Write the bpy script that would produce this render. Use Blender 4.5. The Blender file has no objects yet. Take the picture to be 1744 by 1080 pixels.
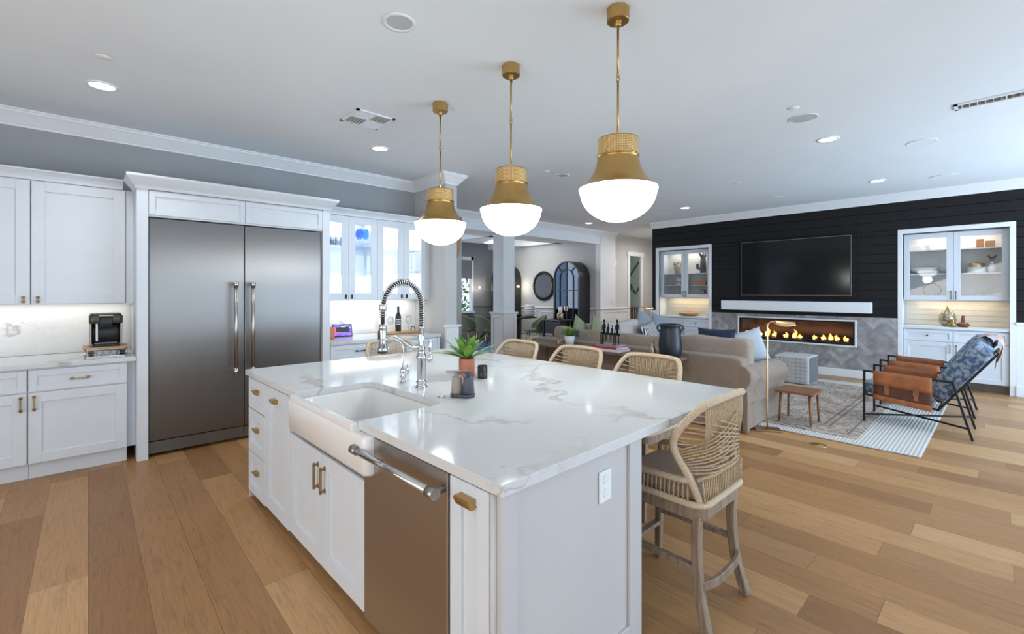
import bpy, math, random
from mathutils import Vector, Matrix
R = random.Random(7)
PI = math.pi
S = bpy.context.scene
C = S.collection
# ------------------------------------------------------------------ camera, world, light, exposure
cam = bpy.data.objects.new('camera', bpy.data.cameras.new('camera'))
C.objects.link(cam)
cam.location = (0, 0, 1.48)
cam.rotation_euler = (PI/2, 0, math.radians(-42.868))
cam.data.sensor_width = 36
cam.data.lens = 777.84/1744*36
cam.data.shift_y = -44/1744
cam.data.clip_start = .05
S.camera = cam
S.cycles.transparent_max_bounces = 24
W = bpy.data.worlds.new('world'); S.world = W; W.use_nodes = True
wn = W.node_tree
wn.nodes['Background'].inputs[0].default_value = (.72, .86, 1, 1)
wn.nodes['Background'].inputs[1].default_value = 1.6
vs = S.view_settings
vs.view_transform = 'Standard'; vs.look = 'None'; vs.gamma = 1; vs.use_curve_mapping = False
vs.exposure = 0.5

def light(name, kind, loc, energy, col=(1, 1, 1), size=1, size_y=None, aim=None, **kw):
    d = bpy.data.lights.new(name, kind); d.energy = energy; d.color = col
    if kind == 'AREA':
        d.size = size
        if size_y: d.shape = 'RECTANGLE'; d.size_y = size_y
    else:
        d.shadow_soft_size = size
    for k, v in kw.items(): setattr(d, k, v)
    o = bpy.data.objects.new(name, d); C.objects.link(o); o.location = loc
    if aim: o.rotation_euler = Vector(aim).to_track_quat('-Z', 'Y').to_euler()
    return o
# daylight entering through the patio doors behind the camera, the kitchen windows and the dining room window, plus an added fill
light('patio_daylight', 'AREA', (7.4, -3.1, 1.45), 110, (.52, .74, 1), 5.0, 2.4, (0, 1, .15))
light('ceiling_fill', 'AREA', (7.9, -3.0, .45), 100, (.60, .80, 1), 5.0, .8, (-.25, .65, .72))  # added fill lamp aimed upward to brighten the ceiling
light('kitchen_daylight', 'AREA', (-2.9, 1.6, 1.5), 85, (1, .965, .935), 4.5, 2.2, (1, .12, .30))
light('garden_daylight', 'AREA', (1.9, -3.1, 1.45), 9, (.55, .76, 1), 6.0, 1.7, (0.05, 1, .4))
light('dining_daylight', 'AREA', (5.2, 11.3, 1.7), 60, (.66, .82, 1), 2.4, 1.8, (.25, -1, 0))
light('dining_ceiling_light', 'AREA', (8.3, 9.3, 2.9), 26, (1, .97, .93), 1.2, 1.2, (.35, 0, -1))
light('hall_ceiling_light', 'AREA', (11.3, 5.9, 2.9), 28, (1, .97, .92), 1.0, 1.0, (0, 0, -1))

# ------------------------------------------------------------------ materials
def nmat(name):
    m = bpy.data.materials.new(name); m.use_nodes = True
    nt = m.node_tree; b = nt.nodes['Principled BSDF']
    return m, nt, b
def nd(nt, typ, ins=None, **kw):
    n = nt.nodes.new(typ)
    for k, v in kw.items(): setattr(n, k, v)
    for k, v in (ins or {}).items():
        if hasattr(v, 'is_linked'): nt.links.new(v, n.inputs[k])
        else: n.inputs[k].default_value = v
    return n
def rgb(c): return (c[0], c[1], c[2], 1)
def ramp(nt, fac, stops, interp='LINEAR'):
    n = nt.nodes.new('ShaderNodeValToRGB'); nt.links.new(fac, n.inputs[0]); n.color_ramp.interpolation = interp
    cr = n.color_ramp
    while len(cr.elements) < len(stops): cr.elements.new(.5)
    for e, (p, c) in zip(cr.elements, stops): e.position = p; e.color = rgb(c)
    return n.outputs[0]
def mix(nt, fac, a, b, mode='MIX'):
    n = nt.nodes.new('ShaderNodeMix'); n.data_type = 'RGBA'; n.blend_type = mode
    for s, v in ((n.inputs[0], fac), (n.inputs[6], a), (n.inputs[7], b)):
        if hasattr(v, 'is_linked'): nt.links.new(v, s)
        else: s.default_value = v if not isinstance(v, tuple) else (rgb(v) if len(v) == 3 else v)
    return n.outputs[2]
def mth(nt, op, a, b=0.0, c=None):
    n = nt.nodes.new('ShaderNodeMath'); n.operation = op
    for i, v in enumerate((a, b, c)):
        if v is None: continue
        if hasattr(v, 'is_linked'): nt.links.new(v, n.inputs[i])
        else: n.inputs[i].default_value = v
    return n.outputs[0]
def coords(nt, scale=(1, 1, 1), rot=(0, 0, 0), kind='Object'):
    t = nt.nodes.new('ShaderNodeTexCoord')
    m = nd(nt, 'ShaderNodeMapping', {'Vector': t.outputs[kind], 'Scale': scale, 'Rotation': rot})
    return m.outputs[0]
def bump(nt, b, h, strength=.2, dist=.01):
    n = nd(nt, 'ShaderNodeBump', {'Height': h, 'Strength': strength, 'Distance': dist})
    nt.links.new(n.outputs[0], b.inputs['Normal'])
def noise(nt, v, scale, detail=3, rough=.5, dist=0):
    return nd(nt, 'ShaderNodeTexNoise', {'Vector': v, 'Scale': scale, 'Detail': detail, 'Roughness': rough, 'Distortion': dist}).outputs[0]
def mat(name, col, rough=.5, metal=0, var=.06, vscale=6, bmp=0, bscale=200, emit=None, **kw):
    """plain finish with a little mottling and grain"""
    m, nt, b = nmat(name)
    v = coords(nt)
    f = noise(nt, v, vscale, 3)
    lo = tuple(max(0, c*(1-var)) for c in col); hi = tuple(min(1, c*(1+var)) for c in col)
    nt.links.new(ramp(nt, f, [(.3, lo), (.7, hi)]), b.inputs['Base Color'])
    b.inputs['Roughness'].default_value = rough; b.inputs['Metallic'].default_value = metal
    if bmp: bump(nt, b, noise(nt, v, bscale, 2), bmp, .002)
    if emit: b.inputs['Emission Color'].default_value = rgb(emit[0]); b.inputs['Emission Strength'].default_value = emit[1]
    for k, x in kw.items(): b.inputs[k.replace('_', ' ')].default_value = x
    return m
def wood(name, a, b_, rough=.5, scale=(3, 3, 3), axis=2, ring=9):
    m, nt, b = nmat(name)
    sc = [14, 14, 14]; sc[axis] = 1.2
    v = coords(nt, tuple(s*k/3 for s, k in zip(sc, scale)))
    f = noise(nt, v, 3, 6, .65, .6)
    nt.links.new(ramp(nt, f, [(.3, a), (.5, tuple((x+y)/2 for x, y in zip(a, b_))), (.7, b_)]), b.inputs['Base Color'])
    b.inputs['Roughness'].default_value = rough
    bump(nt, b, f, .15, .003)
    return m
def fabric(name, col, var=.12, scale=60, rough=.95, bmp=.3, big=None, wr=0):
    m, nt, b = nmat(name)
    v = coords(nt)
    wv = mth(nt, 'MULTIPLY', mth(nt, 'ADD', noise(nt, coords(nt, (1, 1, 14)), scale, 2), noise(nt, coords(nt, (14, 14, 1)), scale, 2)), .5)
    c = ramp(nt, wv, [(.3, tuple(x*(1-var) for x in col)), (.7, tuple(min(1, x*(1+var)) for x in col))])
    if big: c = mix(nt, ramp(nt, noise(nt, v, big[1], 3), [(.42, (0, 0, 0)), (.58, (1, 1, 1))]), c, big[0])
    nt.links.new(c, b.inputs['Base Color']); b.inputs['Roughness'].default_value = rough
    b.inputs['Sheen Weight'].default_value = .15
    bump(nt, b, wv, bmp, .004)
    if wr:                                                  # soft creases of loose slipcovers
        n2 = nd(nt, 'ShaderNodeBump', {'Height': noise(nt, v, 4.0, 4, .55, 1.2), 'Strength': wr, 'Distance': .05})
        nt.links.new(n2.outputs[0], b.inputs['Normal'].links[0].from_node.inputs['Normal'])
    return m
def quartz(name, base=(.66, .67, .675), scale=1.0, seed=0):
    m, nt, b = nmat(name)
    v0 = coords(nt, (scale, scale, scale))
    off = nd(nt, 'ShaderNodeVectorMath', {0: v0, 1: (seed*3.7, seed*1.9, seed)}).outputs[0]
    nz = nd(nt, 'ShaderNodeTexNoise', {'Vector': off, 'Scale': 1.1, 'Detail': 5, 'Roughness': .62})
    vec = nd(nt, 'ShaderNodeVectorMath', {0: off, 1: nd(nt, 'ShaderNodeVectorMath', {0: nz.outputs['Color'], 3: 1.3}, operation='SCALE').outputs[0]}).outputs[0]
    vor = nd(nt, 'ShaderNodeTexVoronoi', {'Vector': vec, 'Scale': .82}, feature='DISTANCE_TO_EDGE').outputs[0]
    gate = ramp(nt, noise(nt, off, 1.3, 2), [(.36, (0, 0, 0)), (.56, (1, 1, 1))])
    wid = mth(nt, 'MULTIPLY', mth(nt, 'POWER', noise(nt, off, 3.4, 3), 2.2), .11)
    line = mth(nt, 'SUBTRACT', 1.0, mth(nt, 'SMOOTH_MIN', mth(nt, 'DIVIDE', vor, wid), 1.0, .2))
    line = mth(nt, 'MULTIPLY', mth(nt, 'MAXIMUM', line, 0.0), gate)
    vor2 = nd(nt, 'ShaderNodeTexVoronoi', {'Vector': vec, 'Scale': 2.1}, feature='DISTANCE_TO_EDGE').outputs[0]
    l2 = mth(nt, 'MULTIPLY', mth(nt, 'LESS_THAN', vor2, .006), mth(nt, 'MULTIPLY', gate, .28))
    c = mix(nt, mth(nt, 'MULTIPLY', line, .75), base, (.40, .365, .32))
    c = mix(nt, l2, c, (.55, .53, .50))
    nt.links.new(c, b.inputs['Base Color']); b.inputs['Roughness'].default_value = .08
    return m
def oak():
    m, nt, b = nmat('oak_planks')
    t = nt.nodes.new('ShaderNodeTexCoord')
    s = nd(nt, 'ShaderNodeSeparateXYZ', {0: t.outputs['Object']})
    x, y = s.outputs[0], s.outputs[1]
    pw, pl = .215, 1.75
    xr = mth(nt, 'DIVIDE', x, pw); row = mth(nt, 'FLOOR', xr); fx = mth(nt, 'FRACT', xr)
    w1 = nd(nt, 'ShaderNodeTexWhiteNoise', {'W': row}, noise_dimensions='1D').outputs[0]
    yr = mth(nt, 'ADD', mth(nt, 'DIVIDE', y, pl), mth(nt, 'MULTIPLY', w1, 7.0)); idx = mth(nt, 'FLOOR', yr); fy = mth(nt, 'FRACT', yr)
    cb = nd(nt, 'ShaderNodeCombineXYZ', {0: row, 1: idx}).outputs[0]
    wn_ = nd(nt, 'ShaderNodeTexWhiteNoise', {'Vector': cb}, noise_dimensions='2D')
    rnd = wn_.outputs[0]
    base = ramp(nt, rnd, [(0, (.35, .172, .068)), (.25, (.49, .258, .103)), (.5, (.42, .225, .10)), (.75, (.57, .315, .135)), (1, (.66, .395, .19))])
    sh = nd(nt, 'ShaderNodeVectorMath', {0: t.outputs['Object'], 1: nd(nt, 'ShaderNodeVectorMath', {0: wn_.outputs[1], 3: 9.0}, operation='SCALE').outputs[0]}).outputs[0]
    gv = nd(nt, 'ShaderNodeMapping', {'Vector': sh, 'Scale': (16, 1.5, 1)}).outputs[0]
    g = noise(nt, gv, 2.2, 7, .7, 1.2)
    g2 = noise(nt, nd(nt, 'ShaderNodeMapping', {'Vector': sh, 'Scale': (60, 2, 1)}).outputs[0], 3, 3)
    c = mix(nt, .75, base, ramp(nt, g, [(.3, (.62, .60, .58)), (.5, (1, 1, 1)), (.75, (1.0, .97, .93))]), 'MULTIPLY')
    c = mix(nt, .35, c, ramp(nt, g2, [(.35, (.6, .58, .55)), (.6, (1, 1, 1))]), 'MULTIPLY')
    kn = nd(nt, 'ShaderNodeTexVoronoi', {'Vector': nd(nt, 'ShaderNodeMapping', {'Vector': sh, 'Scale': (2.2, 1.1, 1)}).outputs[0], 'Scale': 1.0}).outputs[0]
    c = mix(nt, ramp(nt, kn, [(.012, (.75, .75, .75)), (.04, (0, 0, 0))]), c, (.10, .06, .035))
    gap = mth(nt, 'MAXIMUM', mth(nt, 'LESS_THAN', fx, .012), mth(nt, 'LESS_THAN', fy, .0016))
    c = mix(nt, mth(nt, 'MULTIPLY', gap, .65), c, (.09, .055, .03))
    nt.links.new(c, b.inputs['Base Color'])
    nt.links.new(mth(nt, 'ADD', .28, mth(nt, 'MULTIPLY', g, .2)), b.inputs['Roughness'])
    b.inputs['Specular IOR Level'].default_value = .32
    bump(nt, b, mth(nt, 'SUBTRACT', mth(nt, 'MULTIPLY', g2, .3), gap), .25, .002)
    return m
def steel(name='brushed_stainless', axis=0, col=(.36, .345, .33), rough=.28, aniso=0):
    m, nt, b = nmat(name)
    sc = [700, 700, 700]; sc[axis] = 3
    f = noise(nt, coords(nt, tuple(sc)), 1.0, 2)
    nt.links.new(ramp(nt, f, [(.3, tuple(c*.97 for c in col)), (.7, col)]), b.inputs['Base Color'])
    b.inputs['Metallic'].default_value = 1
    nt.links.new(mth(nt, 'ADD', rough, mth(nt, 'MULTIPLY', f, .05)), b.inputs['Roughness'])
    if aniso:
        tg = nd(nt, 'ShaderNodeTangent', direction_type='RADIAL', axis='Z'); nt.links.new(tg.outputs[0], b.inputs['Tangent']); b.inputs['Anisotropic'].default_value = aniso; b.inputs['Anisotropic Rotation'].default_value = .0
    return m
def rug_mat(name):
    m, nt, b = nmat(name)
    v = coords(nt)
    s = nd(nt, 'ShaderNodeSeparateXYZ', {0: v})
    u, w = s.outputs[0], s.outputs[1]
    f = noise(nt, v, 3.2, 6, .75, 1.0)
    c = ramp(nt, f, [(.36, (.27, .20, .155)), (.47, (.50, .41, .34)), (.6, (.60, .53, .46))])
    vor = nd(nt, 'ShaderNodeTexVoronoi', {'Vector': nd(nt, 'ShaderNodeVectorMath', {0: v, 1: nd(nt, 'ShaderNodeTexNoise', {'Vector': v, 'Scale': 5.0}).outputs['Color']}).outputs[0], 'Scale': 4.2}, feature='DISTANCE_TO_EDGE').outputs[0]
    c = mix(nt, mth(nt, 'MULTIPLY', mth(nt, 'LESS_THAN', vor, .035), mth(nt, 'GREATER_THAN', f, .45)), c, (.17, .13, .115))
    ux = mth(nt, 'ABSOLUTE', mth(nt, 'SUBTRACT', u, 1.55)); uy = mth(nt, 'ABSOLUTE', mth(nt, 'SUBTRACT', w, 1.5))
    e = mth(nt, 'MINIMUM', mth(nt, 'SUBTRACT', 1.55, ux), mth(nt, 'SUBTRACT', 1.5, uy))
    for d in (.10, .30, .36): c = mix(nt, mth(nt, 'MULTIPLY', mth(nt, 'COMPARE', e, d, .012), .7), c, (.15, .12, .11))
    nt.links.new(c, b.inputs['Base Color']); b.inputs['Roughness'].default_value = .95
    bump(nt, b, noise(nt, v, 120, 2), .4, .004)
    return m
def stripes_mat(name, a, b_, axis, period, width, rough=.9, bmp=.5):
    m, nt, b = nmat(name)
    s = nd(nt, 'ShaderNodeSeparateXYZ', {0: coords(nt)})
    f = mth(nt, 'FRACT', mth(nt, 'DIVIDE', s.outputs[axis], period))
    st = mth(nt, 'LESS_THAN', f, width)
    nt.links.new(mix(nt, st, a, b_), b.inputs['Base Color']); b.inputs['Roughness'].default_value = rough
    bump(nt, b, mth(nt, 'SINE', mth(nt, 'MULTIPLY', f, PI)), bmp, .008)
    return m
def grid_mat(name, a, b_, period, width, rough=.9, metal=0, dash=None):
    m, nt, b = nmat(name)
    s = nd(nt, 'ShaderNodeSeparateXYZ', {0: coords(nt, (1, 1, 1), (0, 0, 0), 'Object')})
    q = []
    for i in range(3):
        f = mth(nt, 'FRACT', mth(nt, 'ADD', mth(nt, 'DIVIDE', s.outputs[i], period[i]), .31)); q.append(mth(nt, 'LESS_THAN', f, width[i]))
    l = mth(nt, 'MULTIPLY', q[0], q[1]) if dash else mth(nt, 'MAXIMUM', mth(nt, 'MAXIMUM', q[0], q[1]), q[2])
    nt.links.new(mix(nt, l, a, b_), b.inputs['Base Color']); b.inputs['Roughness'].default_value = rough; b.inputs['Metallic'].default_value = metal
    return m
def cane_mat():
    m, nt, b = nmat('brass_mesh')
    t = nt.nodes.new('ShaderNodeTexCoord'); s = nd(nt, 'ShaderNodeSeparateXYZ', {0: t.outputs['Object']})
    a = mth(nt, 'ARCTAN2', s.outputs[1], s.outputs[0])
    fa = mth(nt, 'FRACT', mth(nt, 'MULTIPLY', a, 80/(2*PI))); fz = mth(nt, 'FRACT', mth(nt, 'DIVIDE', s.outputs[2], .0088))
    hole = mth(nt, 'MULTIPLY', mth(nt, 'COMPARE', fa, .5, .27), mth(nt, 'COMPARE', fz, .5, .27))
    nt.links.new(mix(nt, hole, (.50, .31, .11), (.72, .50, .24)), b.inputs['Base Color'])
    nt.links.new(mth(nt, 'SUBTRACT', 1.0, hole), b.inputs['Metallic'])
    b.inputs['Roughness'].default_value = .35
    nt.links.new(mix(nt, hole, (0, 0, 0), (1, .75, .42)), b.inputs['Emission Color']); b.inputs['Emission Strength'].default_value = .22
    bump(nt, b, hole, .6, .003)
    return m
def glass_mat(name, col=(1, 1, 1), op=.12, rough=.02):
    """thin clear pane: mostly see-through, reflects at the surface"""
    m = bpy.data.materials.new(name); m.use_nodes = True; nt = m.node_tree; nt.nodes.clear()
    o = nt.nodes.new('ShaderNodeOutputMaterial'); tr = nd(nt, 'ShaderNodeBsdfTransparent', {0: rgb(col)}); gl = nd(nt, 'ShaderNodeBsdfGlossy', {0: (1, 1, 1, 1), 'Roughness': rough})
    fr = nd(nt, 'ShaderNodeFresnel', {0: 1.45})
    ms = nd(nt, 'ShaderNodeMixShader', {0: mth(nt, 'MINIMUM', mth(nt, 'ADD', mth(nt, 'MULTIPLY', fr.outputs[0], .42), op-.10), 1.0), 1: tr.outputs[0], 2: gl.outputs[0]})
    nt.links.new(ms.outputs[0], o.inputs[0])
    return m
M = dict(
    cab=mat('daylight_tinted_cabinet_paint', (.70, .745, .80), .38, var=.015), ceil=mat('ceiling_paint', (.79, .845, .89), .9, var=.015, vscale=1.5),  # cool daylight cast is mixed into both of these whites
    wall=mat('pale_grey_wall_paint', (.55, .55, .545), .85, var=.02, vscale=2), gwall=mat('shaded_wall_paint', (.36, .375, .39), .85, var=.03, vscale=2),  # second grey is the pale wall with its shade put into the colour
    dwall=mat('dimmed_wall_paint', (.27, .28, .30), .8, var=.03, vscale=2),  # dimness of the far dining wall painted in as a darker grey
    trim=mat('white_trim_paint', (.83, .85, .87), .45, var=.015), islp=mat('shaded_island_paint', (.575, .56, .56), .4, var=.015),  # island white warmed and darkened to carry its shade
    quartz=quartz('veined_quartz'), splash=quartz('veined_backsplash', (.80, .79, .77), .9, 2),
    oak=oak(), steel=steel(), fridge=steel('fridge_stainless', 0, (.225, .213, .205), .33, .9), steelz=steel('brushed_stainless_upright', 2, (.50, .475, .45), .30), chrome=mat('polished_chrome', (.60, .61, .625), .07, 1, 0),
    dkick=mat('dark_kick_plate', (.16, .145, .13), .4, .7), brass=mat('aged_brass', (.52, .33, .12), .32, 1, .08, 9),
    gold=mat('satin_gold', (.70, .48, .22), .28, 1, .05), bronze=mat('antique_bronze', (.40, .27, .13), .35, 1, .15), black=mat('black_metal', (.012, .013, .015), .42, .3, .1),
    blkwall=mat('black_shiplap_paint', (.0075, .0075, .009), .5, 0, .12, 20, .25, 90, Specular_IOR_Level=.3), blkplast=mat('black_plastic', (.018, .019, .022), .35), screen=mat('dark_glass_screen', (.004, .004, .005), .12, 0, 0),
    mesh=cane_mat(), globe=mat('lit_opal_glass', (.95, .95, .93), .3, emit=((.93, 1, .985), 4.6)), lamp=mat('lit_lens', (1, 1, 1), .4, emit=((.95, .99, 1), 7)),
    fire=mat('ceramic_white', (.84, .83, .82), .12, var=.01), white=mat('white_glaze', (.82, .83, .83), .25, var=.02), grille=mat('grey_speaker_grille', (.50, .52, .54), .8, bmp=.4, bscale=400),
    rope=mat('natural_rope', (.50, .36, .22), .85, 0, .22, 90, .8, 320), ropel=mat('pale_wrapped_rope', (.60, .47, .33), .85, 0, .2, 140, .9, 260),
    stool=wood('weathered_oak', (.16, .105, .066), (.37, .27, .19), .6, axis=2), seatc=fabric('tan_seat_fabric', (.40, .31, .235)),
    walnut=wood('walnut', (.16, .07, .03), (.36, .17, .075), .35, axis=0), console=wood('grey_brown_oak', (.12, .085, .06), (.25, .18, .13), .45, axis=1), cork=wood('light_beech', (.45, .24, .11), (.60, .36, .18), .5, axis=0),
    sofa=fabric('natural_linen', (.31, .24, .187), .07, 90, wr=.55), cushm=fabric('sand_linen', (.40, .325, .265), .07, 90, wr=.55), cush=fabric('pale_linen', (.60, .545, .50), .06, 90, wr=.5), pillowb=fabric('pale_blue_grey_fabric', (.50, .55, .60), .08, 90), pillowd=fabric('slate_grey_fabric', (.30, .335, .375), .08, 90),
    green=fabric('sage_fabric', (.30, .32, .19), .1, 80), navy=fabric('navy_fabric', (.02, .03, .07)), denim=fabric('indigo_weave', (.055, .11, .21), .8, 30, .95, .8, ((.30, .34, .39), 24)),
    dash=grid_mat('black_dash_print', (.74, .73, .72), (.03, .03, .035), (.045, 1, .035), (.42, 2, .55), dash=1), grid=grid_mat('windowpane_check', (.62, .62, .61), (.17, .18, .19), (.058, .058, .058), (.07, .07, .07)),
    leather=mat('cognac_leather', (.36, .115, .035), .42, 0, .18, 14, .25, 160), leatherd=mat('dark_brown_leather', (.105, .035, .018), .42, 0, .2, 14, .25, 160),
    rug=rug_mat('faded_persian_rug'), jute=stripes_mat('white_braided_rug', (.70, .69, .66), (.50, .49, .47), 1, .030, .22), skyrug=fabric('sky_tinted_patterned_rug', (.03, .07, .20), .3, 20, .95, .3, ((.10, .20, .40), 3)),  # dining rug's blue is sky light put into the colour
    terra=mat('terracotta', (.58, .20, .115), .65, bmp=.15), soil=mat('dark_soil', (.02, .014, .01), .95), leaf=mat('agave_leaf', (.075, .20, .045), .45, var=.35, vscale=9), leafl=mat('light_leaf', (.16, .31, .05), .5, var=.35, vscale=12), sage=mat('dusty_leaf', (.19, .23, .14), .6, var=.3),
    taupe=mat('taupe_silicone', (.36, .31, .27), .6), slate=mat('slate_blue_silicone', (.075, .085, .105), .5), vase=mat('blue_black_vase', (.012, .020, .034), .38), copper=mat('copper', (.75, .35, .22), .2, 1), amber=mat('amber_glass', (.62, .26, .06), .2, 0, .1, 9, Transmission_Weight=.3),
    red=mat('red_cover', (.55, .03, .03), .5), paper=mat('white_paper', (.75, .76, .78), .6), bgrey=mat('grey_cover', (.30, .31, .33), .5), iron=mat('dark_bronze_cast', (.015, .013, .012), .45, .6), mercury=mat('mottled_mercury_glass', (.42, .35, .24), .28, .7, .5, 40), brown=mat('brown_glass', (.17, .065, .03), .15),
    glass=glass_mat('clear_glass'), tglass=glass_mat('thin_glass', (.93, .95, .95), .14), sglass=glass_mat('smoky_clear_glass', (.74, .78, .80), .16), bglass=glass_mat('blue_glass', (.42, .72, 1), .12), dglass=glass_mat('reflection_tinted_door_glass', (.16, .34, .52), .10),  # arched cabinet glass tint paints in a blue reflection
    mirror=mat('mirror_silver', (.85, .87, .88), .02, 1, 0), orange=mat('orange_box', (.62, .25, .09), .6), shade=fabric('grey_roman_shade', (.22, .22, .23)), hedge=mat('hedge_leaf', (.10, .25, .08), .7, var=.5, vscale=6),
    gchair=fabric('olive_velvet', (.15, .165, .105), .1, 60), cabblack=mat('charcoal_wood', (.018, .018, .019), .4), cabin=mat('reflection_blue_interior', (.10, .30, .50), .6), gpanel=mat('dark_green_panel', (.085, .10, .045), .6), ember=mat('burnt_log', (.035, .02, .012), .9, bmp=.6, bscale=40), rust=mat('fire_back', (.10, .045, .012), .45, 0, .5, 3),  # blue interior colour imitates the reflection in the arched doors
    flame=mat('gas_flame', (1, .4, .05), .6, emit=((1, .34, .045), 3.2)), flamey=mat('gas_flame_core', (1, .7, .2), .6, emit=((1, .60, .14), 4.5)), beads=mat('pale_beadboard', (.62, .61, .58), .6), grout=mat('pale_grout', (.60, .61, .62), .8),
    t1=mat('grey_marble_tile', (.29, .285, .295), .35, 0, .28, 9), t2=mat('pale_marble_tile', (.39, .385, .40), .35, 0, .25, 9), t3=mat('warm_marble_tile', (.31, .285, .275), .35, 0, .28, 9), blockc=mat('clay_speaker', (.60, .24, .10), .7), cbronze=mat('dark_bronze_plastic', (.10, .085, .07), .35, .6), throw=fabric('rust_pink_throw', (.45, .20, .14), .3, 30, .95, .4, ((.60, .42, .36), 12)))
def scr():
    m, nt, b = nmat('lit_display')
    v = coords(nt); s = nd(nt, 'ShaderNodeSeparateXYZ', {0: v})
    c = ramp(nt, noise(nt, v, 14, 2), [(.35, (.10, .07, .42)), (.65, (.26, .17, .70))])
    nt.links.new(c, b.inputs['Emission Color']); b.inputs['Emission Strength'].default_value = 1.0
    nt.links.new(c, b.inputs['Base Color']); b.inputs['Roughness'].default_value = .2
    return m
M['display'] = scr()
M['dtext'] = mat('lit_white_text', (.8, .8, .9), .5, emit=((.85, .85, 1), 1.2)); M['dpink'] = mat('lit_pink_picture', (.5, .1, .2), .5, emit=((.6, .12, .22), .7))

# ------------------------------------------------------------------ mesh builder
def wmat(o):
    m = Matrix.Identity(4)
    while o is not None:
        m = o.matrix_basis @ m; o = o.parent
    return m
class MB:
    def __init__(s): s.v = []; s.f = []; s.sm = []; s.mi = []; s.k = 0; s.T = None
    def V(s, p):
        if s.T is not None: p = s.T @ Vector(p)
        s.v.append(tuple(p)); return len(s.v)-1
    def F(s, idx, sm=False): s.f.append(tuple(idx)); s.sm.append(sm); s.mi.append(s.k)
    def box(s, x0, x1, y0, y1, z0, z1):
        x0, x1 = sorted((x0, x1)); y0, y1 = sorted((y0, y1)); z0, z1 = sorted((z0, z1))
        i = [s.V(p) for p in ((x0, y0, z0), (x1, y0, z0), (x1, y1, z0), (x0, y1, z0), (x0, y0, z1), (x1, y0, z1), (x1, y1, z1), (x0, y1, z1))]
        for q in ((0, 3, 2, 1), (4, 5, 6, 7), (0, 1, 5, 4), (1, 2, 6, 5), (2, 3, 7, 6), (3, 0, 4, 7)): s.F([i[a] for a in q])
        return s
    def prism(s, pts, a, b, axis='z', sm=False):
        mp = {'z': lambda p, h: (p[0], p[1], h), 'y': lambda p, h: (p[0], h, p[1]), 'x': lambda p, h: (h, p[0], p[1])}[axis]
        lo = [s.V(mp(p, a)) for p in pts]; hi = [s.V(mp(p, b)) for p in pts]; n = len(pts)
        s.F(lo[::-1]); s.F(hi)
        for i in range(n): s.F((lo[i], lo[(i+1) % n], hi[(i+1) % n], hi[i]), sm)
        return s
    def lathe(s, prof, c=(0, 0, 0), n=24, sm=True, sq=None):
        rings = []
        for r, z in prof:
            if r < 1e-5: rings.append([s.V((c[0], c[1], c[2]+z))])
            else: rings.append([s.V((c[0]+r*math.cos(2*PI*i/n), c[1]+r*math.sin(2*PI*i/n), c[2]+z)) for i in range(n)])
        for a, b in zip(rings, rings[1:]):
            for i in range(n):
                j = (i+1) % n
                if len(a) == 1 and len(b) == 1: continue
                if len(a) == 1: s.F((a[0], b[j], b[i]), sm)
                elif len(b) == 1: s.F((a[i], a[j], b[0]), sm)
                else: s.F((a[i], a[j], b[j], b[i]), sm)
        return s
    def tube(s, path, r, n=8, closed=False, sm=True, up=None, tw=0.0):
        P = [Vector(p) for p in path]; m = len(P)
        rr = r if isinstance(r, (list, tuple)) else [r]*m
        rings = []; prev = None
        for i in range(m):
            if closed: t = P[(i+1) % m]-P[i-1]
            else: t = P[min(i+1, m-1)]-P[max(i-1, 0)]
            if t.length < 1e-9: t = Vector((0, 0, 1))
            t.normalize()
            if prev is None:
                u = Vector(up) if up else (Vector((0, 0, 1)) if abs(t.z) < .9 else Vector((1, 0, 0)))
            else: u = prev
            u = (u-t*u.dot(t))
            if u.length < 1e-6: u = Vector((1, 0, 0))-t*t.x
            u.normalize(); w = t.cross(u); prev = u
            a, b = rr[i] if isinstance(rr[i], tuple) else (rr[i], rr[i])
            rings.append([s.V(P[i]+u*(a*math.cos(2*PI*j/n+tw))+w*(b*math.sin(2*PI*j/n+tw))) for j in range(n)])
        k = m if closed else m-1
        for i in range(k):
            a, b = rings[i], rings[(i+1) % m]
            for j in range(n): s.F((a[j], a[(j+1) % n], b[(j+1) % n], b[j]), sm)
        if not closed: s.F(rings[0][::-1]); s.F(rings[-1])
        return s
    def bar(s, a, b, w, h=None):
        """square bar between two points"""
        h = h or w; q = math.sqrt(2)/2
        return s.tube([a, b], [(w*q, h*q)]*2, 4, sm=False, tw=PI/4)
    def grid(s, fn, nu, nv, sm=True, wrap_u=False):
        idx = [[s.V(fn(i/nu, j/nv)) for j in range(nv+1)] for i in range(nu+(0 if wrap_u else 1))]
        L = len(idx)
        for i in range(nu):
            for j in range(nv):
                s.F((idx[i][j], idx[(i+1) % L][j], idx[(i+1) % L][j+1], idx[i][j+1]), sm)
        return s
    def blob(s, c, d, e1=.35, e2=.35, nu=28, nv=16, warp=None):
        """superellipsoid: rounded cushion of full size d"""
        pw = lambda x, e: math.copysign(abs(x)**e, x)
        def fn(u, v):
            a = 2*PI*u; b = -PI/2+PI*v
            x = pw(math.cos(b), e1)*pw(math.cos(a), e2); y = pw(math.cos(b), e1)*pw(math.sin(a), e2); z = pw(math.sin(b), e1)
            p = (x*d[0]/2, y*d[1]/2, z*d[2]/2)
            if warp: p = warp(*p)
            return (c[0]+p[0], c[1]+p[1], c[2]+p[2])
        return s.grid(fn, nu, nv, True, True)
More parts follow.
